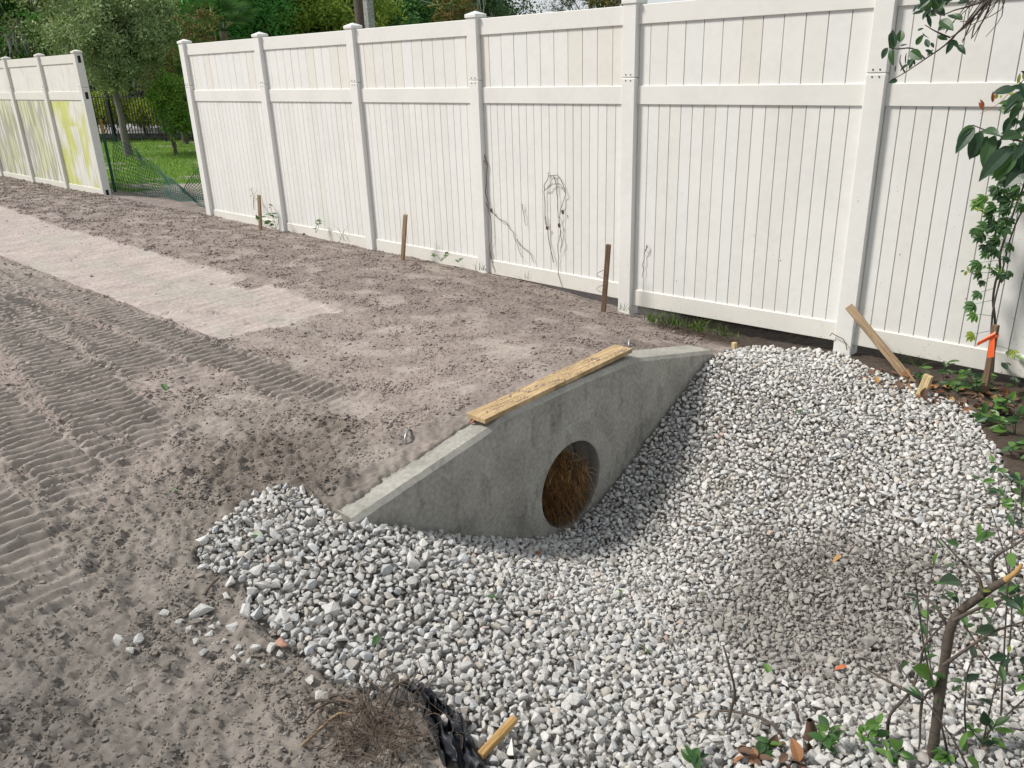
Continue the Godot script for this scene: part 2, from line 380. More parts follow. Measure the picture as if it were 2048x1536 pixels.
func detail(x: float, z: float) -> float:
	var far := clampf((-x - 11.0) / 8.0, 0.0, 1.0)
	var broad := 0.012 * nf.get_noise_2d(x * 0.9, z * 0.9)
	var cpt := compact(x, z)
	var h := broad * (1.0 - 0.7 * cpt) - 0.018 * cpt
	# loose, crumbly where neither rolled nor printed; footprints and drag patches smooth it here and there
	var patch := smoothstep(0.12, 0.42, nf.get_noise_2d(x * 1.7 + 9.0, z * 2.6 - 4.0))
	var loose := (1.0 - cpt) * (1.0 - 0.75 * patch)
	var track := 0.0; var bar := 0.0; var rim := 0.0
	for b in BANDS:
		var zz: float = z - b[2] * (x + 5.0) + 0.03 * nz.get_noise_1d(x * 1.3 + b[4] * 900.0)
		if zz < b[0] - 0.12 or zz > b[1] + 0.12: continue
		var endf := 1.0 - smoothstep(b[3] - 0.7, b[3] + 0.15, x + 0.25 * nz.get_noise_2d(x * 2.0, z * 4.0))
		if endf <= 0.0: continue
		var wig := 0.018 * nz.get_noise_2d(x * 5.0, z * 7.0)
		var inb := smoothstep(b[0] - 0.02, b[0] + 0.03, zz + wig) * (1.0 - smoothstep(b[1] - 0.03, b[1] + 0.02, zz + wig)) * endf
		var worn := 0.72 + 0.28 * smoothstep(-0.35, 0.1, nf.get_noise_2d(x * 1.4 + 70.0, z * 2.2))
		var ph: float = (x + 0.10 * (zz - b[0]) + 0.012 * nz.get_noise_2d(x * 6.0, z * 6.0) + 0.02 * nz.get_noise_2d(x * 1.1, z * 5.0 + 3.0)) / b[4]
		ph -= floor(ph)
		# broad pressed pad, then a crest squeezed up between two grousers
		var w := smoothstep(0.0, 0.5, ph) if ph < 0.56 else 1.0 - smoothstep(0.56, 0.84, ph)
		bar += inb * worn * b[5] * 2.25 * (w - 0.55)
		track = maxf(track, inb)
		var dr: float = minf(absf(zz - b[0] + 0.015), absf(zz - b[1] - 0.015))
		rim = maxf(rim, (1.0 - smoothstep(0.0, 0.07, dr)) * endf)
	h += bar
	var lump := nf.get_noise_2d(x * 7.0, z * 7.0)
	var cell := nc.get_noise_2d(x * 16.0, z * 16.0)
	var fine := nz.get_noise_2d(x * 38.0, z * 38.0)
	loose *= (1.0 - 0.8 * track)
	h += rim * 0.022 * (0.4 + 0.9 * lump) + rim * 0.006 * fine
	# blade chatter: shallow wrinkles behind the wall and in the corner by the camera
	var wr := nz.get_noise_2d(x * 9.0 + 0.8 * lump, z * 26.0)
	var crack := 1.0 - smoothstep(0.0, 0.10, absf(nf.get_noise_2d(x * 3.2 + 33.0, z * 3.2)))
	var front := smoothstep(-3.2, -1.2, z) * smoothstep(-5.6, -3.6, x) * (1.0 - track)
	h += loose * ((0.009 + 0.007 * front) * lump + 0.009 * (cell + 0.5) + 0.005 * fine) * (1.0 - 0.4 * far)
	if front > 0.02:
		var wx := x + 0.035 * lump; var wz := z + 0.035 * nf.get_noise_2d(x * 7.0 + 50.0, z * 7.0)
		var k1 := clampf((nk.get_noise_2d(wx * 7.0, wz * 11.0) + 1.0) * 3.2, 0, 1); var k2 := clampf((nk.get_noise_2d(wx * 21.0, wz * 27.0) + 1.0) * 2.4, 0, 1)
		h += front * (0.016 * k1 * (1.0 - 0.5 * patch) + 0.010 * k2 * (1.0 - 0.7 * patch) + 0.007 * (cell + 0.5) + 0.010 * wr * (1.0 - 0.6 * patch) - 0.020 * crack * (0.3 + 0.7 * patch) + 0.010 * lump - 0.018)
	h += 0.0012 * fine
	if cpt > 0.2:
		h += (0.006 * nz.get_noise_2d(x * 8.0, z * 0.8 + x * 0.6) + 0.003 * nz.get_noise_2d(x * 21.0, z * 1.6 + x)) * cpt
		for r in RIDGES:
			var a := Vector2(r[0], r[1]); var b2 := Vector2(r[2], r[3]); var p := Vector2(x, z)
			if absf(x - (r[0] + r[2]) * 0.5) < 0.6:
				var q := Geometry2D.get_closest_point_to_segment(p, a, b2)
				h += 1.8 * r[4] * (1.0 - smoothstep(0.0, 0.05, q.distance_to(p))) * (0.5 + 0.8 * lump + 0.4 * fine)
	# colour of the matter itself: pale rolled sand, mauve-brown loose soil, greyer soil by the pit
	var c := Color(0.30, 0.255, 0.232)
	c = c.lerp(Color(0.262, 0.236, 0.21), smoothstep(-5.2, -3.4, x + 0.8 * nf.get_noise_2d(x * 0.7, z * 0.7)) * smoothstep(-2.9, -1.6, z + 0.5 * nf.get_noise_2d(x, z)))
	c = c.lerp(Color(0.37, 0.328, 0.298), patch * (0.75 - 0.35 * front) * (1.0 - track))
	c = c.lerp(Color(0.36, 0.322, 0.29), track * 0.8)
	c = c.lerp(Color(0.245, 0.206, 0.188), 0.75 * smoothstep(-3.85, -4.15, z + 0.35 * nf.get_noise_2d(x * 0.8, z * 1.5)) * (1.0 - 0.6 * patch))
	c = c.lerp(Color(0.435, 0.378, 0.352), cpt)
	if cpt > 0.1:
		var sk := 1.0 + 0.13 * nf.get_noise_2d(x * 7.0, z * 0.9 + x * 0.5); c = c.lerp(Color(c.r * sk, c.g * sk, c.b * sk), cpt)
		c = c.lerp(Color(0.41, 0.375, 0.342), cpt * smoothstep(0.0, 0.4, nf.get_noise_2d(x * 0.5, z * 2.0)))
	var v := 1.0 + 0.16 * nf.get_noise_2d(x * 2.3 + 5.0, z * 2.3) + 0.08 * fine
	c = Color(c.r * v, c.g * v, c.b * v)
	# leaf mould and dark soil under the plants along the fence and in the corner
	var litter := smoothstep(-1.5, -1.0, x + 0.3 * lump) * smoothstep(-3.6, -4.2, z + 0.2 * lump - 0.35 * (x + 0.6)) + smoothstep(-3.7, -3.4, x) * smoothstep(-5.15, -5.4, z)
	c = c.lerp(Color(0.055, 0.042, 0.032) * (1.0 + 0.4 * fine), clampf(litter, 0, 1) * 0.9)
	if in_gravel(x, z):
		c = c.lerp(Color(0.20, 0.185, 0.168), 0.8); h -= 0.045          # the bed on which the stones lie
	# damp dug soil beside the wall
	var dp := Vector2((x + 3.45) / 0.55, (z + 1.85) / 0.5).length() + 0.55 * nf.get_noise_2d(x * 2.5 + 7.0, z * 2.5); var damp := smoothstep(1.15, 0.6, dp)
	if damp > 0.0 and not in_gravel(x, z):
		c = c.lerp(Color(0.15, 0.128, 0.11) * (1.0 + 0.3 * fine), damp * 0.7); h += damp * (0.02 * lump + 0.008 * (cell + 0.5)); loose = maxf(loose, damp)
	det_col = c; det_loose = maxf(maxf(loose, rim), 0.75 * front)
	return h
func axis(segs: Array) -> PackedFloat32Array:
	var out := PackedFloat32Array(); var p: float = segs[0][0]
	for i in range(1, segs.size()):
		var q: float = segs[i][0]; var s0: float = segs[i - 1][1]; var s1: float = segs[i][1]; var l := q - p
		var n := int(ceil(l / ((s1 - s0) / log(s1 / s0)) if absf(s1 - s0) > 1e-6 else l / s0))
		for k in n:
			var t := float(k) / n
			var f := t if absf(s1 - s0) < 1e-6 else (pow(s1 / s0, t) - 1.0) / (s1 / s0 - 1.0)
			out.append(p + l * f)
		p = q
	out.append(p); return out
func build_ground():
	var xs := axis([[-320.0, 40.0], [-22.0, 0.10], [-12.0, 0.034], [-8.0, 0.015], [-5.6, 0.0105], [-2.6, 0.0105], [-2.0, 0.016], [0.6, 0.05], [6.0, 0.5], [320.0, 40.0]])
	var zs := axis([[-6.3, 0.1], [-5.7, 0.022], [-5.3, 0.018], [-2.8, 0.015], [-0.3, 0.013], [0.8, 0.06], [5.0, 0.5], [320.0, 40.0]])
	var nx := xs.size(); var nzc := zs.size(); var cnt := nx * nzc
	var v := PackedVector3Array(); v.resize(cnt); var n := PackedVector3Array(); n.resize(cnt); var c := PackedColorArray(); c.resize(cnt)
	for j in nzc:
		var z := zs[j]
		for i in nx:
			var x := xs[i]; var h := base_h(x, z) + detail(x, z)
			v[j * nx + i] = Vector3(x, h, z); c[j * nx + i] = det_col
	var ix := PackedInt32Array(); ix.resize((nx - 1) * (nzc - 1) * 6); var t := 0
	for j in nzc:
		for i in nx:
			var k := j * nx + i
			var a := v[k - (1 if i > 0 else 0)]; var b := v[k + (1 if i < nx - 1 else 0)]
			var d := v[k - (nx if j > 0 else 0)]; var e := v[k + (nx if j < nzc - 1 else 0)]
			n[k] = (e - d).cross(b - a).normalized()
			if i < nx - 1 and j < nzc - 1:
				if v[k].x > -2.83 and v[k].x < -2.685 and absf(v[k].z - PZ) < 0.33: continue   # the pipe passes through the bank here
				ix[t] = k; ix[t + 1] = k + 1; ix[t + 2] = k + nx; ix[t + 3] = k + 1; ix[t + 4] = k + nx + 1; ix[t + 5] = k + nx; t += 6
	ix.resize(t)
	var a2 := []; a2.resize(Mesh.ARRAY_MAX)
	a2[Mesh.ARRAY_VERTEX] = v; a2[Mesh.ARRAY_NORMAL] = n; a2[Mesh.ARRAY_COLOR] = c; a2[Mesh.ARRAY_INDEX] = ix
	var m := ArrayMesh.new(); m.add_surface_from_arrays(Mesh.PRIMITIVE_TRIANGLES, a2)
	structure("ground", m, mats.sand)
	print("ground ", nx, "x", nzc, " ", Time.get_ticks_msec())
func lawn_h(x: float, z: float) -> float:
	return -0.06 - 0.02 * smoothstep(-6.0, -7.0, z) + 0.03 * nz.get_noise_2d(x * 0.3, z * 0.3)
func build_lawn_and_road():
	var b := MB.new(); var xs := axis([[-320.0, 30.0], [-34.0, 0.8], [-12.0, 0.25], [8.0, 2.0], [320.0, 40.0]]); var zs := axis([[-320.0, 30.0], [-20.0, 0.6], [-5.9, 0.25]])
	for z in zs:
		for x in xs:
			var bare := smoothstep(-0.1, 0.25, nf.get_noise_2d(x * 0.8, z * 1.2) + 1.1 * (1.0 - smoothstep(0.2, 1.5, absf(z + 6.9))) * smoothstep(-17.5, -15.0, x) - 0.35)
			var col := Color(0.10, 0.20, 0.028).lerp(Color(0.14, 0.235, 0.04), 0.5 + 0.5 * nf.get_noise_2d(x * 0.6, z * 0.6)).lerp(Color(0.40, 0.37, 0.32), bare)
			b.vert(Vector3(x, lawn_h(x, z), z), Vector3.UP, col)
	var nx := xs.size()
	for j in zs.size() - 1:
		for i in nx - 1:
			var k := j * nx + i; b.idx(k, k + 1, k + nx); b.idx(k + 1, k + nx + 1, k + nx)
	structure("lawn", b.mesh(), mats.lawn)
	# blades of the lawn seen through the gap
	var xf := []; var cl := []
	for k in 16000:
		var x := rng.randf_range(-31, -12.5); var z := rng.randf_range(-13.5, -6.2)
		if nf.get_noise_2d(x * 0.8, z * 1.2) + 1.1 * (1.0 - smoothstep(0.2, 1.5, absf(z + 6.9))) * smoothstep(-17.5, -15.0, x) - 0.35 > 0.1: continue
		var s := rng.randf_range(0.05, 0.11)
		xf.append(Transform3D(Basis(Vector3.UP, rng.randf() * TAU) * Basis(Vector3.RIGHT, rng.randf_range(-0.5, 0.5)) * Basis.from_scale(Vector3(1, s / 0.1, 1)), Vector3(x, lawn_h(x, z), z)))
		cl.append(Color(0.12, 0.25, 0.03).lerp(Color(0.20, 0.33, 0.06), rng.randf()))
	var g := multi(numbered("grass"), blade_mesh(), mats.foliage, xf, cl, self)
	tag(g, "short green grass of the lawn beyond the fence gap", "grass", "", "stuff")
	# pale road beyond the black metal fence
	var r := MB.new(); var cdir := Vector3(3.694, 0, -1.905).normalized(); var ndir := Vector3(-cdir.z, 0, cdir.x)
	if ndir.x > 0: ndir = -ndir
	var o := Vector3(-30.8, -0.02, -11.4) + ndir * 1.6
	r.quad(o - cdir * 60, o + cdir * 80, o + cdir * 80 + ndir * 7, o - cdir * 60 + ndir * 7)
	structure("road", r.mesh(), mats.asphalt)
	var kb := MB.new()
	for q in 1:
		var p0 := o - cdir * 60 - ndir * 0.15; var p1 := o + cdir * 80 - ndir * 0.15; var u := Vector3(0, 0.1, 0)
		kb.quad(p0 + u, p1 + u, p1 + u + ndir * 0.15, p0 + u + ndir * 0.15); kb.quad(p0 - u, p1 - u, p1 + u, p0 + u); kb.quad(p0 - u + ndir * 0.15, p1 - u + ndir * 0.15, p1 + u + ndir * 0.15, p0 + u + ndir * 0.15)
	structure("kerb", kb.mesh(), mats.pole_con)
func blade_mesh() -> ArrayMesh:
	var b := MB.new(); var w := 0.006
	for s in 2:
		var y0 := 0.05 * s; var y1 := y0 + 0.05; var w0 := w * (1.0 - 0.4 * s); var w1 := w * (0.6 - 0.55 * s); var d0 := 0.02 * s * s; var d1 := 0.02 * (s + 1) * (s + 1)
		b.quad(Vector3(-w0, y0, d0), Vector3(w0, y0, d0), Vector3(w1, y1, d1), Vector3(-w1, y1, d1))
	return b.mesh()

# ------------------------------------------------------------------ headwall, pipe and straw
const PZ := -3.27
const PY := -0.36
const PR := 0.272
func build_headwall():
	var t := thing("concrete_headwall", "grey concrete drainage headwall with a round pipe opening stuffed with straw", "headwall", Vector3(WX, PY, PZ))
	var off := -t.position
	# finely divided top line with small chips
	var top := []
	var z := -1.757
	while z > -4.85:
		top.append(Vector2(z, wall_top(z) + 0.002 * nz.get_noise_1d(z * 20.0))); z -= 0.03
	top.append(Vector2(-4.85, wall_top(-4.85)))
	var ch := 0.022; var fr := []                                   # front polygon, lowered by the chamfer
	for p in top: fr.append(Vector2(p.x, p.y - ch + 0.005 * minf(0.0, nz.get_noise_1d(p.x * 31.0 + 5.0))))
	var poly := fr.duplicate(); poly.append(Vector2(-4.85, -0.95)); poly.append(Vector2(-1.757, -0.95))
	var b := MB.new(); var N := 144; var rings := 9
	var prev := []; var angs := []
	for i in N: angs.append(TAU * i / N)
	for q in [poly[0], poly[top.size() - 1], poly[-1], poly[-2]]: angs.append(fposmod((q - Vector2(PZ, PY)).angle(), TAU))
	angs.sort(); angs.append(angs[0] + TAU)
	for i in angs.size():
		var a: float = angs[i]; var d := Vector2(cos(a), sin(a)); var far := 0.0; var o := Vector2(PZ, PY)
		for k in poly.size():
			var q = Geometry2D.segment_intersects_segment(o, o + d * 5.0, poly[k], poly[(k + 1) % poly.size()])
			if q != null: far = maxf(far, (q - o).length())
		var col := []
		for r in rings + 1:
			var rr := lerpf(PR, far, pow(float(r) / rings, 1.3)); col.append(o + d * rr)
		if i > 0:
			for r in rings:
				var w := func(p: Vector2): return Vector3(WX + 0.0015 * nf.get_noise_2d(p.x * 3.0, p.y * 3.0), p.y, p.x) + off
				b.quad(w.call(prev[r]), w.call(prev[r + 1]), w.call(col[r + 1]), w.call(col[r]))
		prev = col
	for k in top.size() - 1:
		var p0: Vector2 = top[k]; var p1: Vector2 = top[k + 1]; var q0: Vector2 = fr[k]; var q1: Vector2 = fr[k + 1]
		var A := Vector3(WX, q0.y, q0.x) + off; var B := Vector3(WX, q1.y, q1.x) + off; var C := Vector3(WX - ch, p1.y, p1.x) + off; var D := Vector3(WX - ch, p0.y, p0.x) + off
		b.quad(A, D, C, B)
		var E := Vector3(WX - 0.2, p1.y, p1.x) + off; var F := Vector3(WX - 0.2, p0.y, p0.x) + off
		b.quad(D, F, E, C)
		b.quad(F, Vector3(WX - 0.2, -0.95, p0.x) + off, Vector3(WX - 0.2, -0.95, p1.x) + off, E)
	for e in [0, top.size() - 1]:
		var p0: Vector2 = top[e]
		var A := Vector3(WX, fr[e].y, p0.x) + off; var D := Vector3(WX - ch, p0.y, p0.x) + off; var F := Vector3(WX - 0.2, p0.y, p0.x) + off
		b.tri(A, D, Vector3(WX, -0.95, p0.x) + off); b.quad(D, F, Vector3(WX - 0.2, -0.95, p0.x) + off, Vector3(WX, -0.95, p0.x) + off)
	part("wall", b.mesh(), mats.concrete, t)
	# mortar collar round the opening
	b = MB.new()
	for i in 96:
		var prof := [[PR - 0.004, -0.02], [PR - 0.004, 0.001], [PR + 0.006, 0.003], [PR + 0.11, 0.0022], [PR + 0.128, -0.003]]
		for k in 4:
			var q := []
			for s in [[i, k], [i, k + 1], [i + 1, k + 1], [i + 1, k]]:
				var a: float = TAU * s[0] / 96.0; var rr: float = prof[s[1]][0] + (0.008 * nz.get_noise_2d(cos(a) * 2.0, sin(a) * 2.0) if s[1] > 2 else 0.0)
				q.append(Vector3(prof[s[1]][1], sin(a) * rr, cos(a) * rr))
			b.quad(q[0], q[1], q[2], q[3])
	part("mortar_collar", b.mesh(), mats.mortar, t)
	b = MB.new()
	for s in 40:
		for i in 48:
			var q := []
			for k in [[s, i], [s, i + 1], [s + 1, i + 1], [s + 1, i]]:
				var a: float = TAU * k[1] / 48.0; var rr: float = PR - 0.004 + 0.012 * (0.5 - 0.5 * cos(TAU * k[0] / 4.0))
				q.append(Vector3(-0.012 - k[0] * 0.04, sin(a) * rr, cos(a) * rr))
			b.quad(q[0], q[1], q[2], q[3])
	for i in 48: b.tri(Vector3(-1.61, 0, 0), Vector3(-1.61, sin(TAU * i / 48.0) * PR, cos(TAU * i / 48.0) * PR), Vector3(-1.61, sin(TAU * (i + 1) / 48.0) * PR, cos(TAU * (i + 1) / 48.0) * PR))
	part("pipe", b.mesh(), mats.pipe, t)
	# straw stuffed into the pipe, some of it hanging out
	b = MB.new(); var r2 := RandomNumberGenerator.new(); r2.seed = 99
	var tones := [Color(0.17, 0.085, 0.034), Color(0.12, 0.055, 0.024), Color(0.28, 0.155, 0.06), Color(0.09, 0.045, 0.022), Color(0.22, 0.11, 0.042), Color(0.40, 0.26, 0.11)]
	for k in 2600:
		var a := r2.randf() * TAU; var rr := PR * 0.93 * sqrt(r2.randf())
		var p := Vector3(-0.02 - r2.randf() * 0.22, sin(a) * rr, cos(a) * rr)
		if p.y > 0.14 and p.z < -0.02: continue                          # a dark gap stays open at the top
		if p.z < -0.19 + 0.05 * r2.randf(): continue
		p.x += 0.10 * (1.0 - rr / PR) - 0.02
		var dir := Vector3(0.45 + r2.randf_range(-0.5, 0.45), -0.9 + r2.randf_range(-0.5, 0.9), 0.35 + r2.randf_range(-0.7, 0.7)).normalized()
		if r2.randf() < 0.2: dir = Vector3(r2.randf_range(-0.2, 0.5), r2.randf_range(-1, 1), r2.randf_range(-1, 1)).normalized()
		var l := r2.randf_range(0.05, 0.17); var w := r2.randf_range(0.0008, 0.0018); var side := dir.cross(Vector3(r2.randf_range(-1, 1), r2.randf_range(-1, 1), r2.randf_range(-1, 1))).normalized() * w
		var bend := Vector3(r2.randf_range(-0.1, 0.15), -0.35, r2.randf_range(-0.15, 0.15)) * l
		var col: Color = tones[r2.randi() % tones.size()]
		var q0 := p; var q1 := p + dir * l * 0.5; var q2 := p + dir * l + bend * 0.5
		for q in [q1, q2]:
			pass
		if Vector2(q2.y, q2.z).length() > PR * 1.02 and q2.y > -0.22: continue
		if q2.y < -0.27: q2.y = -0.265
		b.quad(q0 - side, q0 + side, q1 + side, q1 - side, col); b.tri(q1 - side, q1 + side, q2, col)
		var s2 := dir.cross(side).normalized() * w
		b.quad(q0 - s2, q0 + s2, q1 + s2, q1 - s2, col)
	var st := part(numbered("straw_plug"), b.mesh(), mats.straw, self); st.position = t.position
	tag(st, "tangled brown pine straw stuffed into the drain pipe opening", "straw", "", "stuff")
	# core of matted straw behind the loose blades
	b = MB.new()
	for i in 20:
		for j in 8:
			var q := []
			for s in [[i, j], [i + 1, j], [i + 1, j + 1], [i, j + 1]]:
				var a: float = TAU * s[0] / 20.0; var f: float = s[1] / 8.0; var rr := PR * 0.90 * f
				var y := sin(a) * rr - 0.02; var zz := cos(a) * rr + 0.03
				if zz < -0.12 and y > 0.05: rr *= 0.7; y = sin(a) * rr - 0.05; zz = cos(a) * rr + 0.03
				q.append(Vector3(-0.05 - 0.18 * f * f + 0.03 * nz.get_noise_2d(y * 9.0, zz * 9.0), y, zz))
			b.quad(q[0], q[1], q[2], q[3], tones[(i * 3 + j * 5) % tones.size()])
	part("matted_core", b.mesh(), mats.straw, st)

# ------------------------------------------------------------------ vinyl fences
const PX0 := -11.254
const PITCH := 1.83
const PW := 0.127
const ZF := -5.56
const POST_OFF := {-4: 0.10, -3: 0.06, -2: -0.08, 1: 0.063, 2: 0.056, 3: 0.043, 4: -0.065}
func post_x(i: int) -> float: return PX0 + i * PITCH + POST_OFF.get(i, 0.0)
func board_mesh(w: float, y0: float, y1: float) -> ArrayMesh:
	var b := MB.new()
	b.prism_y([Vector2(-w / 2, -.011), Vector2(w / 2, -.011), Vector2(w / 2, -.002), Vector2(w / 2 - .0014, -.002), Vector2(w / 2 - .0032, .011), Vector2(-w / 2 + .0032, .011), Vector2(-w / 2 + .0014, -.002), Vector2(-w / 2, -.002)], y0, y1)
	return b.mesh()
func stain(x: float, y: float) -> Color:
	# algae and mildew on the old fence: streaks running down from the middle rail, with outlines of their own
	var base := Color(0.70, 0.70, 0.655)
	var st := nf.get_noise_2d(x * 9.0, y * 0.55); var bl := nf.get_noise_2d(x * 1.3 + 20.0, y * 0.9)
	if y < 1.62:
		var u := x - post_x(-3)
		var patch := smoothstep(-0.15, 0.40, bl + 0.30 + 0.35 * st - (0.55 if (u > 0.75 and u < 1.15 and y < 1.2) else 0.0) - 0.25 * smoothstep(0.75, 0.2, y))
		var green := Color(0.53, 0.57, 0.12) if u > -0.1 else Color(0.50, 0.54, 0.26)
		base = base.lerp(green, patch * (0.85 if u > -0.1 else 0.6))
		var mil := smoothstep(0.05, 0.32, nf.get_noise_2d(x * 11.0 + 60.0, y * 0.7) + (0.26 if u < 0.0 else -0.05) - 0.15 * smoothstep(1.3, 1.62, y))
		base = base.lerp(Color(0.25, 0.25, 0.19), mil * (0.62 if u < 0.0 else 0.3))
	else:
		base = base.lerp(Color(0.45, 0.43, 0.35), 0.3 * smoothstep(0.1, 0.5, nf.get_noise_2d(x * 9.0, y * 1.2)))
	return base
func stained_board(xc: float, w: float, y0: float, y1: float, zf: float) -> ArrayMesh:
	var b := MB.new(); var n := 36
	var cs := [-w / 2, -w / 2 + 0.005, 0.0, w / 2 - 0.005, w / 2]; var dz := [-0.013, 0.0, 0.0, 0.0, -0.013]
	for j in n + 1:
		var y := lerpf(y0, y1, float(j) / n)
		for k in 5: b.vert(Vector3(cs[k], y, dz[k]), Vector3(0, 0, 1), stain(xc + cs[k], y))
	for j in n:
		for k in 4:
			var a := j * 5 + k; b.idx(a, a + 5, a + 6); b.idx(a, a + 6, a + 1)
	return b.mesh()
func stained_box(lo: Vector3, hi: Vector3) -> ArrayMesh:
	var b := MB.new(); b.box(lo, hi, 0.004); return b.mesh()
func tint(m: ArrayMesh, c: Color) -> ArrayMesh:
	var a := m.surface_get_arrays(0); var col := PackedColorArray(); col.resize(a[Mesh.ARRAY_VERTEX].size()); col.fill(c); a[Mesh.ARRAY_COLOR] = col
	var o := ArrayMesh.new(); o.add_surface_from_arrays(Mesh.PRIMITIVE_TRIANGLES, a); return o
func build_fence(called, label, i0: int, i1: int, old: bool) -> Node3D:
	var f := thing(called, label, "fence", Vector3(post_x(i0), 0, ZF - PW / 2))
	var org := f.position
	var screw := MB.new(); screw.tube([Vector3(0, 0, 0), Vector3(0, 0, 0.003)], [0.006, 0.005], 8)
	var sm := screw.mesh()
	var low := MB.new(); low.box(Vector3(-PW / 2, -0.6, -PW / 2), Vector3(PW / 2, 1.8205, PW / 2), 0.006)
	var up := MB.new(); up.box(Vector3(-PW / 2, 1.8225, -PW / 2), Vector3(PW / 2, 2.352, PW / 2), 0.006)
	var cap := MB.new(); var e := PW / 2 + 0.009
	cap.box(Vector3(-e, 2.345, -e), Vector3(e, 2.378, e), 0.005)
	for s in 4:
		var a := Vector3(e - .006, 2.377, e - .006); var q := []
		for k in 2:
			var an := PI / 4 + PI / 2 * (s + k); q.append(Vector3(cos(an) * a.x * 1.414, 2.377, sin(an) * a.z * 1.414))
		cap.tri(q[0], q[1], Vector3(0, 2.405, 0))
	var lowm := low.mesh(); var upm := up.mesh(); var capm := cap.mesh()
	if old:
		var oc := Color(0.66, 0.66, 0.62); lowm = tint(lowm, oc); upm = tint(upm, oc); capm = tint(capm, Color(0.62, 0.6, 0.56))
	for i in range(i0, i1 + 1):
		var px := post_x(i) + PW / 2
		var m: Material = mats.old_vinyl if old else mats.vinyl[1]
		var lean := 0.0
		var p := part("post", lowm, m, f, Transform3D(Basis(Vector3.BACK, lean), Vector3(px, 0, ZF - PW / 2) - org))
		part("post_extension", upm, m, p); part("cap", capm, m, p)
		for sx in [-0.022, 0.022]:
			for sy in [1.800, 1.843]:
				part("screw", sm, mats.screw, p, Transform3D(Basis.IDENTITY, Vector3(sx, sy, PW / 2)))
		if old and i == i1:                                            # sockets of the rails that were taken away
			for y in [[0.06, 0.16], [1.64, 1.75], [2.2, 2.31]]:
				var hb := MB.new(); hb.box(Vector3(PW / 2 - 0.02, y[0], -0.024), Vector3(PW / 2 + 0.0012, y[1], 0.024))
				part("rail_socket", hb.mesh(), mats.hole, p)
	var rs := RandomNumberGenerator.new(); rs.seed = 31 + i0
	for i in range(i0, i1):
		var xa := post_x(i) + PW; var xb := post_x(i + 1); var w := xb - xa
		var pn := Node3D.new(); pn.name = "panel"; f.add_child(pn, true); pn.position = Vector3(xa, 0, ZF - PW / 2) - org
		var tl := -0.032 if i == 4 else 0.0; var tr := 0.004 if i == 4 else 0.0
		var rails := [[0.018, 0.158], [1.622, 1.76], [2.2, 2.337]]
		for r in 3:
			var rb := MB.new(); rb.box(Vector3(-0.004, rails[r][0], -0.025), Vector3(w + 0.004, rails[r][1], 0.025), 0.004)
			var mesh := rb.mesh(); var xf := Transform3D.IDENTITY
			if r == 0 and i == 4: xf = Transform3D(Basis(Vector3.BACK, (tr - tl) / w), Vector3(0, tl, 0))
			if old:
				part("rail", tint(mesh, Color(0.66, 0.66, 0.60)), mats.old_vinyl, pn, xf)
			else: part("rail", mesh, mats.vinyl[0 if r > 0 else 2], pn, xf)
		var bw := w / 18.0; var lm := board_mesh(bw - 0.0004, 0.10, 1.63); var um := board_mesh(0.1515, 1.755, 2.21)
		for k in 18:
			var x := (k + 0.5) * bw
			if old: part("board", stained_board(xa + x, bw, 0.12, 1.63, 0), mats.old_vinyl, pn, Transform3D(Basis.IDENTITY, Vector3(x, 0, 0.011)))
			else: part("board", lm, mats.vinyl[[0, 1, 1, 3, 0, 1][rs.randi() % 6]], pn, Transform3D(Basis.IDENTITY, Vector3(x, 0, rs.randf_range(-0.0008, 0.0008))))
		var x := 0.0; var first := true
		while x < w - 0.005:
			var ww := minf(0.152 if not first else 0.10, w - x); var mesh := um if absf(ww - 0.152) < 0.001 else board_mesh(ww, 1.755, 2.21)
			if old: part("board", stained_board(xa + x + ww / 2, ww, 1.755, 2.21, 0), mats.old_vinyl, pn, Transform3D(Basis.IDENTITY, Vector3(x + ww / 2, 0, 0.011)))
			else: part("board", mesh, mats.vinyl[[0, 1, 3, 2, 1][rs.randi() % 5]], pn, Transform3D(Basis.IDENTITY, Vector3(x + ww / 2, 0, rs.randf_range(-0.001, 0.001))))
			x += ww; first = false
	return f
func fence_dirt(f: Node3D):
	# dried splashes and scuffs on the lower boards
	var r := RandomNumberGenerator.new(); r.seed = 77; var xf := []; var cl := []
	for k in 5200:
		var x := r.randf_range(-11.0, -0.4); var y := 0.03 + 1.5 * pow(r.randf(), 2.6); var cl2 := nf.get_noise_2d(x * 2.2, y * 2.2 + 50.0)
		if r.randf() > 0.10 + 0.9 * maxf(0.0, cl2) * (1.6 if x > -5.6 else 0.5): continue
		var zz := -5.5985 if y < 0.155 else -5.6125
		for i in range(0, 7):
			if x > post_x(i) - 0.006 and x < post_x(i) + PW + 0.006: zz = ZF
		var s := r.randf_range(0.0012, 0.0032) * (1.0 if r.randf() < 0.94 else 2.0); xf.append(Transform3D(Basis(Vector3.BACK, r.randf() * TAU) * Basis.from_scale(Vector3(s, s * r.randf_range(0.6, 2.2), 0.0008)), Vector3(x, y, zz + 0.0006) - f.position))
		var g := r.randf_range(0.10, 0.34); cl.append(Color(g, g * 0.88, g * 0.74))
	var o := multi("dirt_flecks", stone_mesh(901, 9), mats.crumb, xf, cl, f); o.set_meta("kind", "stuff")
func build_fences():
	var f := build_fence("vinyl_fence", "long white vinyl privacy fence standing behind the sand and the gravel", 0, 6, false)
	fence_dirt(f)
	build_fence("vinyl_fence", "weathered white vinyl fence with yellow green algae stains beyond the gap", -5, -2, true)

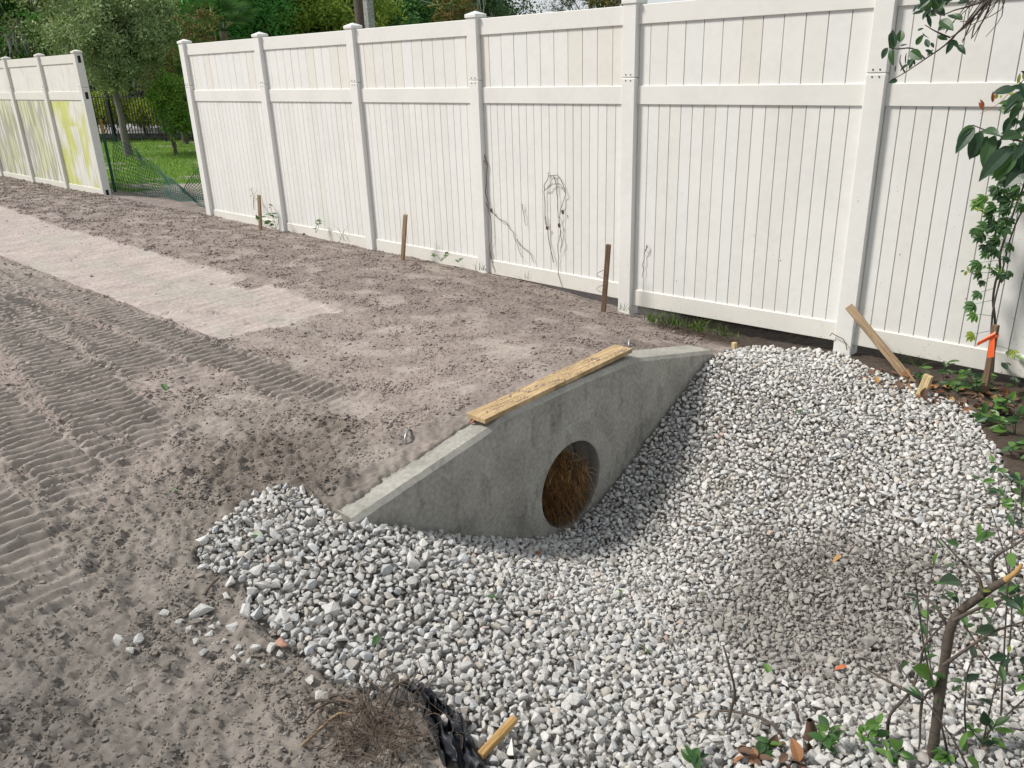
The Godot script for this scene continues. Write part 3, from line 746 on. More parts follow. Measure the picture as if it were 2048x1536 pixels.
# ------------------------------------------------------------------ gravel
func stone_mesh(sd: int, pts := 15) -> ArrayMesh:
	# crushed stone: the convex hull of a few points scattered over a squashed ball
	var r := RandomNumberGenerator.new(); r.seed = sd; var p := []
	var sc := Vector3(r.randf_range(1.0, 1.5), r.randf_range(0.6, 0.95), r.randf_range(0.8, 1.1))
	for k in pts: p.append(Vector3(r.randfn(), r.randfn(), r.randfn()).normalized() * r.randf_range(0.82, 1.06) * sc)
	var b := MB.new(); var c := Vector3.ZERO
	for q in p: c += q / pts
	for i in pts:
		for j in range(i + 1, pts):
			for k in range(j + 1, pts):
				var n: Vector3 = (p[j] - p[i]).cross(p[k] - p[i])
				if n.length() < 1e-6: continue
				n = n.normalized(); var pos := false; var neg := false
				for m in pts:
					if m == i or m == j or m == k: continue
					if n.dot(p[m] - p[i]) > 0.0: pos = true
					else: neg = true
					if pos and neg: break
				if pos and neg: continue
				var fn := n if neg else -n; var base := b.v.size()
				for m in [i, j, k]: b.vert(p[m], (fn * 0.86 + (p[m] - c).normalized() * 0.14).normalized())
				if neg: b.idx(base, base + 2, base + 1)
				else: b.idx(base, base + 1, base + 2)
	return b.mesh()
var stones := []
func stone_color(dust: float) -> Color:
	var k := rng.randf_range(0.6, 0.82); var c := Color(k, k * 0.985, k * 0.955)
	var u := rng.randf()
	if u < 0.10: c = Color(k * 0.93, k * 0.955, k * 0.97)
	elif u < 0.17: c = Color(k * 0.72, k * 0.69, k * 0.65)
	elif u < 0.235 and u > 0.173: c = Color(k * 0.9, k * 0.84, k * 0.75)
	elif u < 0.173 and u > 0.17: c = Color(k * 0.95, k * 0.74, k * 0.66)
	return c.lerp(Color(0.33, 0.305, 0.278) * rng.randf_range(0.8, 1.15), dust)
func dusty(x: float, z: float) -> float:
	# silt washed over the stones in the middle of the pit
	var p := Vector2((x + 1.15) / 0.62, (z + 3.15) / 0.75)
	return clampf(smoothstep(1.15, 0.55, p.length() + 0.45 * nf.get_noise_2d(x * 2.2, z * 2.2)) * 0.72, 0, 1)
func build_gravel():
	for k in 14: stones.append(stone_mesh(200 + k, 11 + k % 5))
	var xf := []; var cl := []
	for k in 14:
		xf.append([]); cl.append([])
	var hash := {}; var H := 0.06; var count := 0
	# sizes from large to small, two layers
	var passes := [[0.024, 0.034, 1500, 0.006], [0.0165, 0.024, 40000, 0.004], [0.0115, 0.0175, 190000, 0.0], [0.0065, 0.0115, 240000, -0.002]]
	for ps in passes:
		for a in ps[2]:
			var x := rng.randf_range(-3.3, 0.5); var z := rng.randf_range(-5.6, -1.0)
			var e := 0.07 * nf.get_noise_2d(x * 3.0, z * 3.0)
			if not in_gravel(x + e, z + e): continue
			if x < -2.64 and x > -2.9 and z < -1.72: continue
			var dst := dusty(x, z); var s := rng.randf_range(ps[0], ps[1])
			var near := smoothstep(-3.3, -1.3, z) * smoothstep(-0.8, -2.4, x)   # coarser stones were tipped at the sand edge
			if ps[0] > 0.0235 and rng.randf() > 0.12 + 0.8 * near: continue
			if ps[0] > 0.011 and rng.randf() < dst * 0.6: continue
			if ps[0] > 0.016 and rng.randf() > 0.35 + 0.65 * near: continue
			var cx := int(floor(x / H)); var cz := int(floor(z / H)); var ok := true
			for i in range(cx - 1, cx + 2):
				for j in range(cz - 1, cz + 2):
					var key := Vector2i(i, j)
					if hash.has(key):
						for q in hash[key]:
							var dd: float = (q[2] + s) * 0.78
							if (q[0] - x) * (q[0] - x) + (q[1] - z) * (q[1] - z) < dd * dd: ok = false; break
					if not ok: break
				if not ok: break
			if not ok: continue
			var key2 := Vector2i(cx, cz)
			if not hash.has(key2): hash[key2] = []
			hash[key2].append([x, z, s])
			var lift: float = s * rng.randf_range(-0.15, 0.5) + ps[3] + rng.randf() * 0.008
			var y: float = base_h(x, z) + lift
			var m := rng.randi() % 14
			var tilt := Basis(Vector3.RIGHT, rng.randfn() * 0.45) * Basis(Vector3.BACK, rng.randfn() * 0.45)
			xf[m].append(Transform3D(tilt * Basis(Vector3.UP, rng.randf() * TAU) * Basis.from_scale(Vector3.ONE * s), Vector3(x, y, z)))
			cl[m].append(stone_color(dst)); count += 1
	# filler layer beneath, so that no bare bed shows between the stones
	for a in 20000:
		var x := rng.randf_range(-3.2, 0.45); var z := rng.randf_range(-5.55, -1.05)
		if not in_gravel(x, z) or (x < -2.64 and z < -1.72): continue
		var s := rng.randf_range(0.010, 0.022); var m := rng.randi() % 14
		xf[m].append(Transform3D(Basis(Vector3(rng.randfn(), rng.randfn(), rng.randfn()).normalized(), rng.randf() * TAU) * Basis.from_scale(Vector3.ONE * s), Vector3(x, base_h(x, z) - 0.034, z)))
		cl[m].append(stone_color(maxf(0.25, dusty(x, z))))
	for a in 90000:         # fines and silt between the stones
		var x := rng.randf_range(-2.6, 0.3); var z := rng.randf_range(-5.4, -1.2)
		if not in_gravel(x, z): continue
		var ds := dusty(x, z)
		if rng.randf() > 0.02 + 2.2 * ds: continue
		var s := rng.randf_range(0.0025, 0.0065); var m := rng.randi() % 14
		xf[m].append(Transform3D(Basis(Vector3(rng.randfn(), rng.randfn(), rng.randfn()).normalized(), rng.randf() * TAU) * Basis.from_scale(Vector3.ONE * s), Vector3(x, base_h(x, z) + rng.randf_range(-0.012, 0.004) + 0.012 * ds, z)))
		cl[m].append(stone_color(0.8))
	var g := Node3D.new(); g.name = numbered("gravel"); add_child(g)
	tag(g, "bed of pale crushed limestone gravel filling the pit before the headwall", "gravel", "", "stuff")
	for k in 14:
		var o := multi("gravel_layer", stones[k], mats.stone, xf[k], cl[k], g); o.set_meta("kind", "stuff")
	print("stones ", count, " ", Time.get_ticks_msec())
	# loose stones that lie on the sand beside the bed
	var spots := [[405, 1232, 22], [240, 1285, 14], [262, 1306, 11], [278, 1281, 12], [400, 1245, 9], [380, 1262, 8], [420, 1270, 8], [392, 1285, 8], [465, 1265, 18], [455, 1195, 10], [459, 1166, 14], [328, 1228, 9], [410, 1306, 9], [425, 1258, 9], [360, 1245, 7], [495, 1228, 18], [470, 1320, 9], [485, 1310, 8], [500, 1325, 8], [528, 1338, 8], [512, 1298, 10], [545, 1300, 12], [478, 1298, 8], [438, 1250, 7], [398, 1270, 7], [566, 1240, 18], [450, 1285, 7], [430, 1290, 7], [640, 1395, 12], [580, 1345, 10], [560, 1310, 9], [620, 1362, 10]]
	for p in spots:
		var q := hit(p[0], p[1]); var s: float = p[2] / FPX * q.distance_to(CAM) * 1.0
		var o := part(numbered("loose_stone"), stones[rng.randi() % 14], mats.stone, self, Transform3D(Basis(Vector3.UP, rng.randf() * TAU) * Basis(Vector3.RIGHT, rng.randfn() * 0.3) * Basis.from_scale(Vector3.ONE * s), q + Vector3(0, s * 0.35, 0)))
		var m: StandardMaterial3D = mats.stone.duplicate() if not mats.has("loose") else mats.loose
		if not mats.has("loose"): m.albedo_color = Color(0.74, 0.73, 0.705).linear_to_srgb(); mats.loose = m
		o.material_override = m
		tag(o, "pale stone lying loose on the sand at the gravel's edge", "stone", "loose stones on the sand")
	var q := hit(565, 1296); var o2 := part(numbered("pink_stone"), stones[3], std(Color(0.42, 0.24, 0.18), 0.85), self, Transform3D(Basis.from_scale(Vector3(0.03, 0.017, 0.022)), q + Vector3(0, 0.025, 0)))
	tag(o2, "small salmon pink stone among the white gravel near the sand", "stone")

func build_soil_crumbs():
	# clods of loose soil; far too many to count
	var xf := [[], [], []]; var cl := [[], [], []]; var ms := []
	for k in 3: ms.append(stone_mesh(300 + k, 9))
	var r := RandomNumberGenerator.new(); r.seed = 5150; var n := 0
	for k in 560000:
		var x := -1.2 - 19.0 * pow(r.randf(), 1.9); var z := r.randf_range(-5.6, -0.2)
		if x > -2.9 and z < -1.2: continue
		if in_gravel(x, z): continue
		var clump := nf.get_noise_2d(x * 2.6 + 11.0, z * 2.6)
		if r.randf() > (0.25 if x > -4.3 and z > -2.6 else 0.13) + 1.4 * maxf(0.0, clump): continue
		var h := detail(x, z)
		if r.randf() > det_loose + 0.015: continue
		var s := 0.0035 + 0.0048 * pow(r.randf(), 2.0) + (0.011 * r.randf() if r.randf() < 0.05 * (1.0 + 4.0 * maxf(0, clump)) else 0.0)
		s *= 1.0 + 0.06 * maxf(0.0, -x - 4.0)
		var m := r.randi() % 3; var b := 1.0 * r.randf_range(0.72, 1.1)
		xf[m].append(Transform3D(Basis(Vector3.UP, r.randf() * TAU) * Basis(Vector3.RIGHT, r.randfn() * 0.4) * Basis.from_scale(Vector3.ONE * s), Vector3(x, base_h(x, z) + h + s * 0.25, z)))
		cl[m].append(Color(det_col.r * b, det_col.g * b, det_col.b * b)); n += 1
	var g := Node3D.new(); g.name = numbered("soil_crumbs"); add_child(g)
	tag(g, "loose brown soil crumbs strewn over the graded sand", "soil", "", "stuff")
	for k in 3:
		var o := multi("crumb_layer", ms[k], mats.crumb, xf[k], cl[k], g); o.set_meta("kind", "stuff")
	print("crumbs ", n, " ", Time.get_ticks_msec())

# ------------------------------------------------------------------ beyond the fence
func spray_mesh(sd: int, n: int, lw: float, slim := 0.42) -> ArrayMesh:
	# a small twig end with n leaves
	var r := RandomNumberGenerator.new(); r.seed = sd; var b := MB.new()
	for k in n:
		var d := Vector3(r.randfn(), r.randfn() * 0.7, r.randfn()).normalized(); var o := d * r.randf_range(0.0, 0.6)
		var ax := (d + Vector3(r.randfn(), r.randfn(), r.randfn()) * 0.5).normalized(); var sd2 := ax.cross(Vector3(r.randfn(), r.randfn(), r.randfn())).normalized()
		var l := lw * r.randf_range(0.7, 1.3); var w := l * slim; var up := ax.cross(sd2) * l * 0.12
		var t := r.randf_range(0.75, 1.25); var c := Color(t, t, t)
		b.tri(o, o + ax * l * 0.45 + sd2 * w * 0.5 - up, o + ax * l, c); b.tri(o, o + ax * l, o + ax * l * 0.45 - sd2 * w * 0.5 - up, c)
	return b.mesh()
var sprays := []
func make_tree(called, label, group, base: Vector3, trunk_h: float, trunk_r: float, cen: Vector3, rad: Vector3, n: int, spray: int, size: float, c0: Color, c1: Color, sd: int, clumps := 46, bark = null, moss := 0):
	var r := RandomNumberGenerator.new(); r.seed = sd
	var t := thing(called, label, "tree", base, group)
	var b := MB.new(); var pts := []; var rr := []
	for k in 7:
		var f := k / 6.0
		pts.append(Vector3(0.12 * r.randfn() * f, trunk_h * f, 0.12 * r.randfn() * f)); rr.append(trunk_r * (1.25 - 0.75 * f) * (1.2 if k == 0 else 1.0))
	b.tube(pts, rr, 9)
	var cc := []
	for k in clumps:
		var d := Vector3(r.randfn(), r.randfn(), r.randfn()).normalized() * pow(r.randf(), 0.42)
		cc.append(cen + d * rad)
	for k in mini(clumps, 16):
		var s: Vector3 = pts[3 + r.randi() % 4]; var e: Vector3 = cc[k] - base; var m := s.lerp(e, 0.5) + Vector3(r.randfn(), r.randfn(), r.randfn()) * 0.12 * rad.x
		b.tube([s, m, e], [trunk_r * 0.42, trunk_r * 0.24, trunk_r * 0.06], 5)
	part("trunk", b.mesh(), bark if bark else mats.bark, t)
	var xf := []; var cl := []
	for k in n:
		var q: Vector3 = cc[r.randi() % cc.size()]; var sp := rad * (1.35 / pow(clumps, 0.33))
		var p := q + Vector3(r.randfn(), r.randfn() * 0.7, r.randfn()) * sp * 0.42
		var s := size * r.randf_range(0.7, 1.3)
		xf.append(Transform3D(Basis(Vector3(r.randfn(), r.randfn(), r.randfn()).normalized(), r.randf() * TAU) * Basis.from_scale(Vector3.ONE * s), p - base))
		var c := 2.0 * c0.lerp(c1, clampf(r.randf() * 0.7 + 0.3 * (sin(q.x * 3.0 + q.y * 5.0) * 0.5 + 0.5), 0, 1)); cl.append(c)
	baked("crown", sprays[spray], mats.foliage, xf, cl, t)
	if moss > 0:
		var mb := MB.new()
		for k in moss:
			var q: Vector3 = cc[r.randi() % cc.size()] - base + Vector3(r.randfn(), 0, r.randfn()) * rad.x * 0.22
			var L := r.randf_range(0.5, 1.5)
			for s in 9:
				var o := q + Vector3(r.randfn(), r.randfn() * 0.4, r.randfn()) * 0.14; var l := L * r.randf_range(0.5, 1.1); var w := r.randf_range(0.012, 0.035); var sd2 := Vector3(r.randfn(), 0, r.randfn()).normalized() * w
				var g := r.randf_range(0.22, 0.42); var col := Color(g, g * 1.0, g * 0.90); var mid := o + Vector3(r.randfn() * 0.07, -l * 0.5, r.randfn() * 0.07); var en := o + Vector3(r.randfn() * 0.10, -l, r.randfn() * 0.10)
				mb.quad(o - sd2, o + sd2, mid + sd2, mid - sd2, col); mb.tri(mid - sd2, mid + sd2, en, col)
		var mo := part("hanging_moss", mb.mesh(), mats.vcol, t); mo.set_meta("kind", "stuff")
	return t
func far_pt(px, py, dist) -> Vector3:        # point at a horizontal distance along a pixel's ray
	var d := ray(px, py); return CAM + d * (dist / Vector2(d.x, d.z).length())
func build_background():
	sprays = [spray_mesh(1, 12, 0.42), spray_mesh(2, 14, 0.34, 0.5), spray_mesh(3, 9, 0.75, 0.3), spray_mesh(4, 16, 0.5, 0.12)]
	var G := "trees beyond the fence"
	var OAK0 := Color(0.075, 0.105, 0.045); var OAK1 := Color(0.21, 0.24, 0.12)
	# px, py of crown centre, distance, horizontal radius, vertical radius, n, spray, size, colours, label, moss
	var T := [
		[30, 50, 50, 5.0, 4.4, 5200, 0, 0.40, Color(0.03, 0.10, 0.016), Color(0.07, 0.19, 0.035), "bright green leafy tree rising behind the algae stained fence", 0],
		[150, 15, 50, 5.6, 4.6, 5600, 1, 0.42, OAK0, OAK1, "grey green live oak draped with pale hanging moss above the stained fence", 170],
		[320, -10, 38, 4.2, 4.2, 4800, 1, 0.40, OAK0, OAK1, "dull green live oak with grey moss towering over the fence gap", 150],
		[440, 10, 33, 3.2, 3.0, 5200, 0, 0.34, Color(0.028, 0.095, 0.018), Color(0.06, 0.175, 0.04), "fresh green dense tree behind the long fence's free end", 0],
		[555, 25, 40, 3.6, 3.6, 4600, 1, 0.38, Color(0.04, 0.09, 0.02), Color(0.11, 0.17, 0.035), "deep green oak behind the fence between the two palms and the poles", 40],
		[650, 30, 34, 2.6, 2.4, 4200, 0, 0.34, Color(0.07, 0.12, 0.018), Color(0.19, 0.23, 0.04), "yellow green bushy tree just before the wooden utility pole", 0],
		[780, 20, 38, 3.0, 3.0, 4600, 1, 0.38, Color(0.03, 0.085, 0.022), Color(0.075, 0.15, 0.045), "mid green oak directly beyond the concrete utility pole", 30],
		[880, 20, 44, 3.0, 3.2, 4400, 1, 0.40, Color(0.022, 0.055, 0.02), Color(0.06, 0.10, 0.04), "dark green oak at the edge of the open sky", 70],
		[250, 70, 56, 8.0, 6.0, 5200, 1, 0.62, Color(0.025, 0.045, 0.018), Color(0.07, 0.09, 0.04), "shaded oak standing deep behind the moss draped oaks", 60],
		[20, 40, 60, 8.0, 6.0, 4600, 1, 0.66, Color(0.025, 0.045, 0.018), Color(0.07, 0.09, 0.04), "dark distant oak behind the bright green tree", 60],
		[560, 40, 58, 8.0, 6.0, 5000, 1, 0.62, Color(0.022, 0.045, 0.016), Color(0.06, 0.09, 0.035), "dark distant oak filling the back behind the yellow green tree", 0],
		[830, 45, 60, 7.0, 5.0, 4600, 1, 0.62, Color(0.02, 0.045, 0.016), Color(0.055, 0.085, 0.035), "dark distant oak behind the concrete pole and the open sky edge", 0],
	]
	var sd := 60
	for a in T:
		var c := far_pt(a[0], a[1], a[2]); var base := Vector3(c.x, lawn_h(c.x, c.z) - 0.1, c.z); sd += 1
		make_tree("oak_tree" if "oak" in a[10] else "leafy_tree", a[10], G, base, maxf(c.y - 0.2, 2.0), 0.05 * a[3] + 0.06, c, Vector3(a[3], a[4], a[3]), a[5], a[6], a[7], a[8], a[9], sd, 60, null, a[11])
	# the young oak on the lawn seen in the gap, and the small citrus-like tree beside it
	var p := Vector3(-23.76, lawn_h(-23.8, -9.8), -9.78)
	make_tree("young_oak", "young oak with a pale slender trunk on the lawn in the gap", G, p, 3.1, 0.085, far_pt(228, 60, 25.7), Vector3(1.35, 1.5, 1.35), 3000, 0, 0.22, Color(0.075, 0.11, 0.05), Color(0.19, 0.23, 0.11), 81, 70, mats.bark_pale)
	p = Vector3(-22.94, lawn_h(-22.9, -10.7), -10.74)
	make_tree("small_tree", "small round dark green tree on the lawn before the black fence", G, p, 1.2, 0.04, far_pt(346, 205, 25.3), Vector3(0.52, 0.85, 0.52), 1100, 0, 0.17, Color(0.04, 0.10, 0.016), Color(0.13, 0.21, 0.035), 82, 30)
	# magnolias with rusty undersides
	for a in [[320, 125, 28, 0.75, 1.2, "rusty leaved magnolia tree between the small tree and the long fence"], [402, 70, 18, 0.42, 0.55, "magnolia top with rust brown leaves over the fence's free end"], [912, 15, 17, 0.42, 0.6, "magnolia with rust brown leaves rising beside the power cable"], [1213, -18, 16, 0.4, 0.45, "rust brown magnolia top peeping over the fence under open sky"]]:
		var c := far_pt(a[0], a[1], a[2]); sd += 1
		make_tree("magnolia_tree", a[5], G, Vector3(c.x, lawn_h(c.x, c.z) - 0.05, c.z), c.y, 0.05, c, Vector3(a[3], a[4], a[3]), 300 if a[3] > 0.5 else 110, 2, 0.14, Color(0.04, 0.085, 0.018), Color(0.13, 0.06, 0.025), sd, 24)
	# thin pine twigs against the sky
	var pc := far_pt(1180, -20, 24)
	make_tree("pine_tree", "feathery dark pine rising alone against the white sky", G, Vector3(pc.x, lawn_h(pc.x, pc.z) - 0.1, pc.z), pc.y + 0.2, 0.09, pc, Vector3(1.0, 0.85, 1.0), 330, 3, 0.2, Color(0.03, 0.045, 0.025), Color(0.07, 0.075, 0.045), 95, 22)
	# fan palms
	var k := 0
	for a in [[445, 62, 20.0, 1.1], [312, 150, 31.0, 1.0], [345, 130, 29.0, 0.9]]:
		var c := far_pt(a[0], a[1], a[2]); var g := lawn_h(c.x, c.z)
		var t := thing("fan_palm", ["green fan palm behind the long fence's first panel", "fan palm with stiff fronds behind the small round tree", "yellowing fan palm close beside the rusty magnolia"][k], "palm", Vector3(c.x, g, c.z), "fan palms beyond the fence"); k += 1
		var b := MB.new(); b.tube([Vector3.ZERO, Vector3(0.05, c.y - g, 0)], [0.11, 0.09], 8); part("trunk", b.mesh(), mats.bark, t)
		for f in 13:
			var an := TAU * f / 13.0 + 0.3 * k; var el := rng.randf_range(-0.3, 1.2); var d := Vector3(cos(an) * cos(el), sin(el), sin(an) * cos(el)); var o: Vector3 = Vector3(0.05, c.y - g, 0) + d * 0.35 * a[3]
			b = MB.new(); var side := d.cross(Vector3.UP).normalized(); var up := side.cross(d)
			b.tube([Vector3(0.05, c.y - g, 0), o], [0.012, 0.01], 4)
			for s in 15:
				var q := (s - 7) / 7.0 * 1.25; var dd := (d * cos(q) + side * sin(q)); var e: Vector3 = o + dd * 0.55 * a[3] + Vector3(0, -0.10, 0); var w := up.cross(dd).normalized() * 0.018
				b.tri(o, o + dd * 0.3 + w, e); b.tri(o, e, o + dd * 0.3 - w)
			part("frond", b.mesh(), mats.leaf[1 if k < 3 else 2], t)
	# hedge shrubs behind the black fence
	var cdir := Vector3(3.694, 0, -1.905).normalized(); var nd := Vector3(cdir.z, 0, -cdir.x)
	if nd.x > 0: nd = -nd
	var fo := Vector3(-30.8, 0, -11.4)
	for i in 8:
		var s := fo + cdir * (-1.2 + i * 0.95) + nd * (0.75 + 0.2 * (i % 2)); var g := lawn_h(s.x, s.z)
		var t := thing("hedge_shrub", "yellow green clipped shrub in the hedge behind the black fence", "shrub", Vector3(s.x, g, s.z), "hedge shrubs behind the black fence")
		var b := MB.new()
		for q in 5: b.tube([Vector3(0, 0, 0), Vector3(rng.randfn() * 0.25, 0.6, rng.randfn() * 0.25)], [0.02, 0.01], 5)
		part("stem", b.mesh(), mats.bark, t)
		var xf := []; var cl := []; var hh := 0.62 + 0.12 * (i % 3)
		for q in 620:
			var d := Vector3(rng.randfn(), rng.randfn(), rng.randfn()).normalized() * pow(rng.randf(), 0.4)
			xf.append(Transform3D(Basis(d.cross(Vector3(0.2, 1, 0.1)).normalized(), rng.randf() * TAU) * Basis.from_scale(Vector3.ONE * rng.randf_range(0.12, 0.2)), Vector3(d.x * 0.6, 0.28 + hh + d.y * hh * 0.8, d.z * 0.55)))
			cl.append(Color(0.20, 0.29, 0.025).lerp(Color(0.46, 0.52, 0.09), rng.randf()))
		baked("crown", sprays[0], mats.foliage, xf, cl, t)
	# black metal picket fence
	var mf := thing("metal_fence", "black metal picket fence at the far side of the lawn", "fence", fo)
	var pk := MB.new(); pk.box(Vector3(-0.011, 0.02, -0.011), Vector3(0.011, 1.6, 0.011)); var pm := pk.mesh(); pk = MB.new(); pk.box(Vector3(-0.045, -0.3, -0.045), Vector3(0.045, 1.72, 0.045)); pk.box(Vector3(-0.055, 1.72, -0.055), Vector3(0.055, 1.75, 0.055)); var pom := pk.mesh()
	var turn := Basis(Vector3.UP, -atan2(cdir.z, cdir.x))
	for i in 84:
		var s := -1.8 + i * 0.115; var w := fo + cdir * s; part("picket", pm, mats.black, mf, Transform3D(turn, Vector3(cdir.x * s, lawn_h(w.x, w.z), cdir.z * s)))
	for i in 5:
		var s := -1.1 + i * 2.2; var w := fo + cdir * s; part("post", pom, mats.black, mf, Transform3D(turn, Vector3(cdir.x * s, lawn_h(w.x, w.z), cdir.z * s)))
	for y in [0.14, 1.45]:
		pk = MB.new(); pk.box(Vector3(-1.9, y - 0.02, -0.02), Vector3(7.9, y + 0.02, 0.02)); part("rail", pk.mesh(), mats.black, mf, Transform3D(turn, Vector3(0, lawn_h(fo.x, fo.z), 0)))
	# poles and the cable
	var w0 := far_pt(722, 40, 21.0); var b := MB.new(); b.tube([Vector3(0, 0, 0), Vector3(0.0, 9.0, 0)], [0.15, 0.11], 14)
	var pl := thing("wooden_pole", "brown wooden utility pole standing close behind the white fence", "utility pole", Vector3(w0.x, lawn_h(w0.x, w0.z), w0.z)); part("shaft", b.mesh(), mats.pole_wood, pl); b = MB.new(); b.box(Vector3(-0.9, 8.3, -0.06), Vector3(0.9, 8.42, 0.06), 0.01); part("crossarm", b.mesh(), mats.pole_wood, pl)
	w0 = far_pt(739, 40, 20.0); b = MB.new(); b.box(Vector3(-0.09, 0, -0.09), Vector3(0.09, 9.5, 0.09), 0.02)
	pl = thing("concrete_pole", "pale grey square concrete utility pole beside the wooden pole", "utility pole", Vector3(w0.x, lawn_h(w0.x, w0.z), w0.z)); part("shaft", b.mesh(), mats.pole_con, pl); b = MB.new(); b.box(Vector3(-0.1, 9.5, -0.1), Vector3(0.1, 9.56, 0.1), 0.01); part("cap", b.mesh(), mats.pole_con, pl)
	b = MB.new(); var c0 := far_pt(790, -18, 21.0); var c1 := far_pt(1060, 36, 46.0); var pts := []; var rr := []
	for q in 12:
		var f := q / 11.0; pts.append(c0.lerp(c1, f * 1.1 - 0.05) - Vector3(0, 0.25 * sin(PI * f), 0)); rr.append(0.011)
	b.tube(pts, rr, 5); var cb := part(numbered("power_cable"), b.mesh(), mats.pole_con, self); tag(cb, "thin pale power cable sloping past the trees", "cable")

func build_netting():
	var t := thing("safety_netting", "dark green plastic safety netting sagging across the fence gap", "netting", Vector3(-15.75, 0, -6.1))
	var A := Vector3(-15.75, 0, -6.1); var B := Vector3(-11.2, 0, -5.72); var b := MB.new(); var NC := 66; var NR := 13
	var P := func(u: float, v: float) -> Vector3:
		var g := lerpf(-0.02, 0.05, u); var top := 0.0
		if u < 0.62: top = lerpf(1.05, 0.2, pow(u / 0.62, 0.9))
		else: top = lerpf(0.2, 1.05, pow((u - 0.62) / 0.38, 0.9))
		var slack := 0.35 * (1.0 - top) * (1.0 - v) + 0.5 * (1.0 - top) * v
		return A.lerp(B, u) + Vector3(0.02 * sin(u * 40.0 + v * 7.0), g + top * v + 0.015 * sin(u * 23.0 + v * 3.0), -0.25 * sin(PI * u) + slack * (v - 0.5) - 0.15 * v + 0.03 * sin(u * 31.0)) - A
	for c in NC + 1:
		var pts := []; var rr := []
		for r in NR + 1:
			pts.append(P.call(clampf(c / float(NC) + 0.012 * sin(r * 0.8 + c * 0.05), 0.0, 1.0), r / float(NR))); rr.append(0.0045)
		b.tube(pts, rr, 3, Color.WHITE, false)
	for r in NR + 1:
		var pts := []; var rr := []
		for c in NC + 1:
			pts.append(P.call(c / float(NC), r / float(NR))); rr.append(0.007 if r in [0, NR] else 0.0048)
		b.tube(pts, rr, 3, Color.WHITE, false)
	part("net", b.mesh(), mats.net, t)
	b = MB.new(); b.box(Vector3(-0.02, -0.2, -0.02), Vector3(0.02, 1.02, 0.02), 0.003); part("stake", b.mesh(), mats.net, t)
	b = MB.new(); b.box(Vector3(-0.022, 1.02, -0.022), Vector3(0.022, 1.28, 0.022), 0.003); part("stake_top", b.mesh(), mats.wood, t)

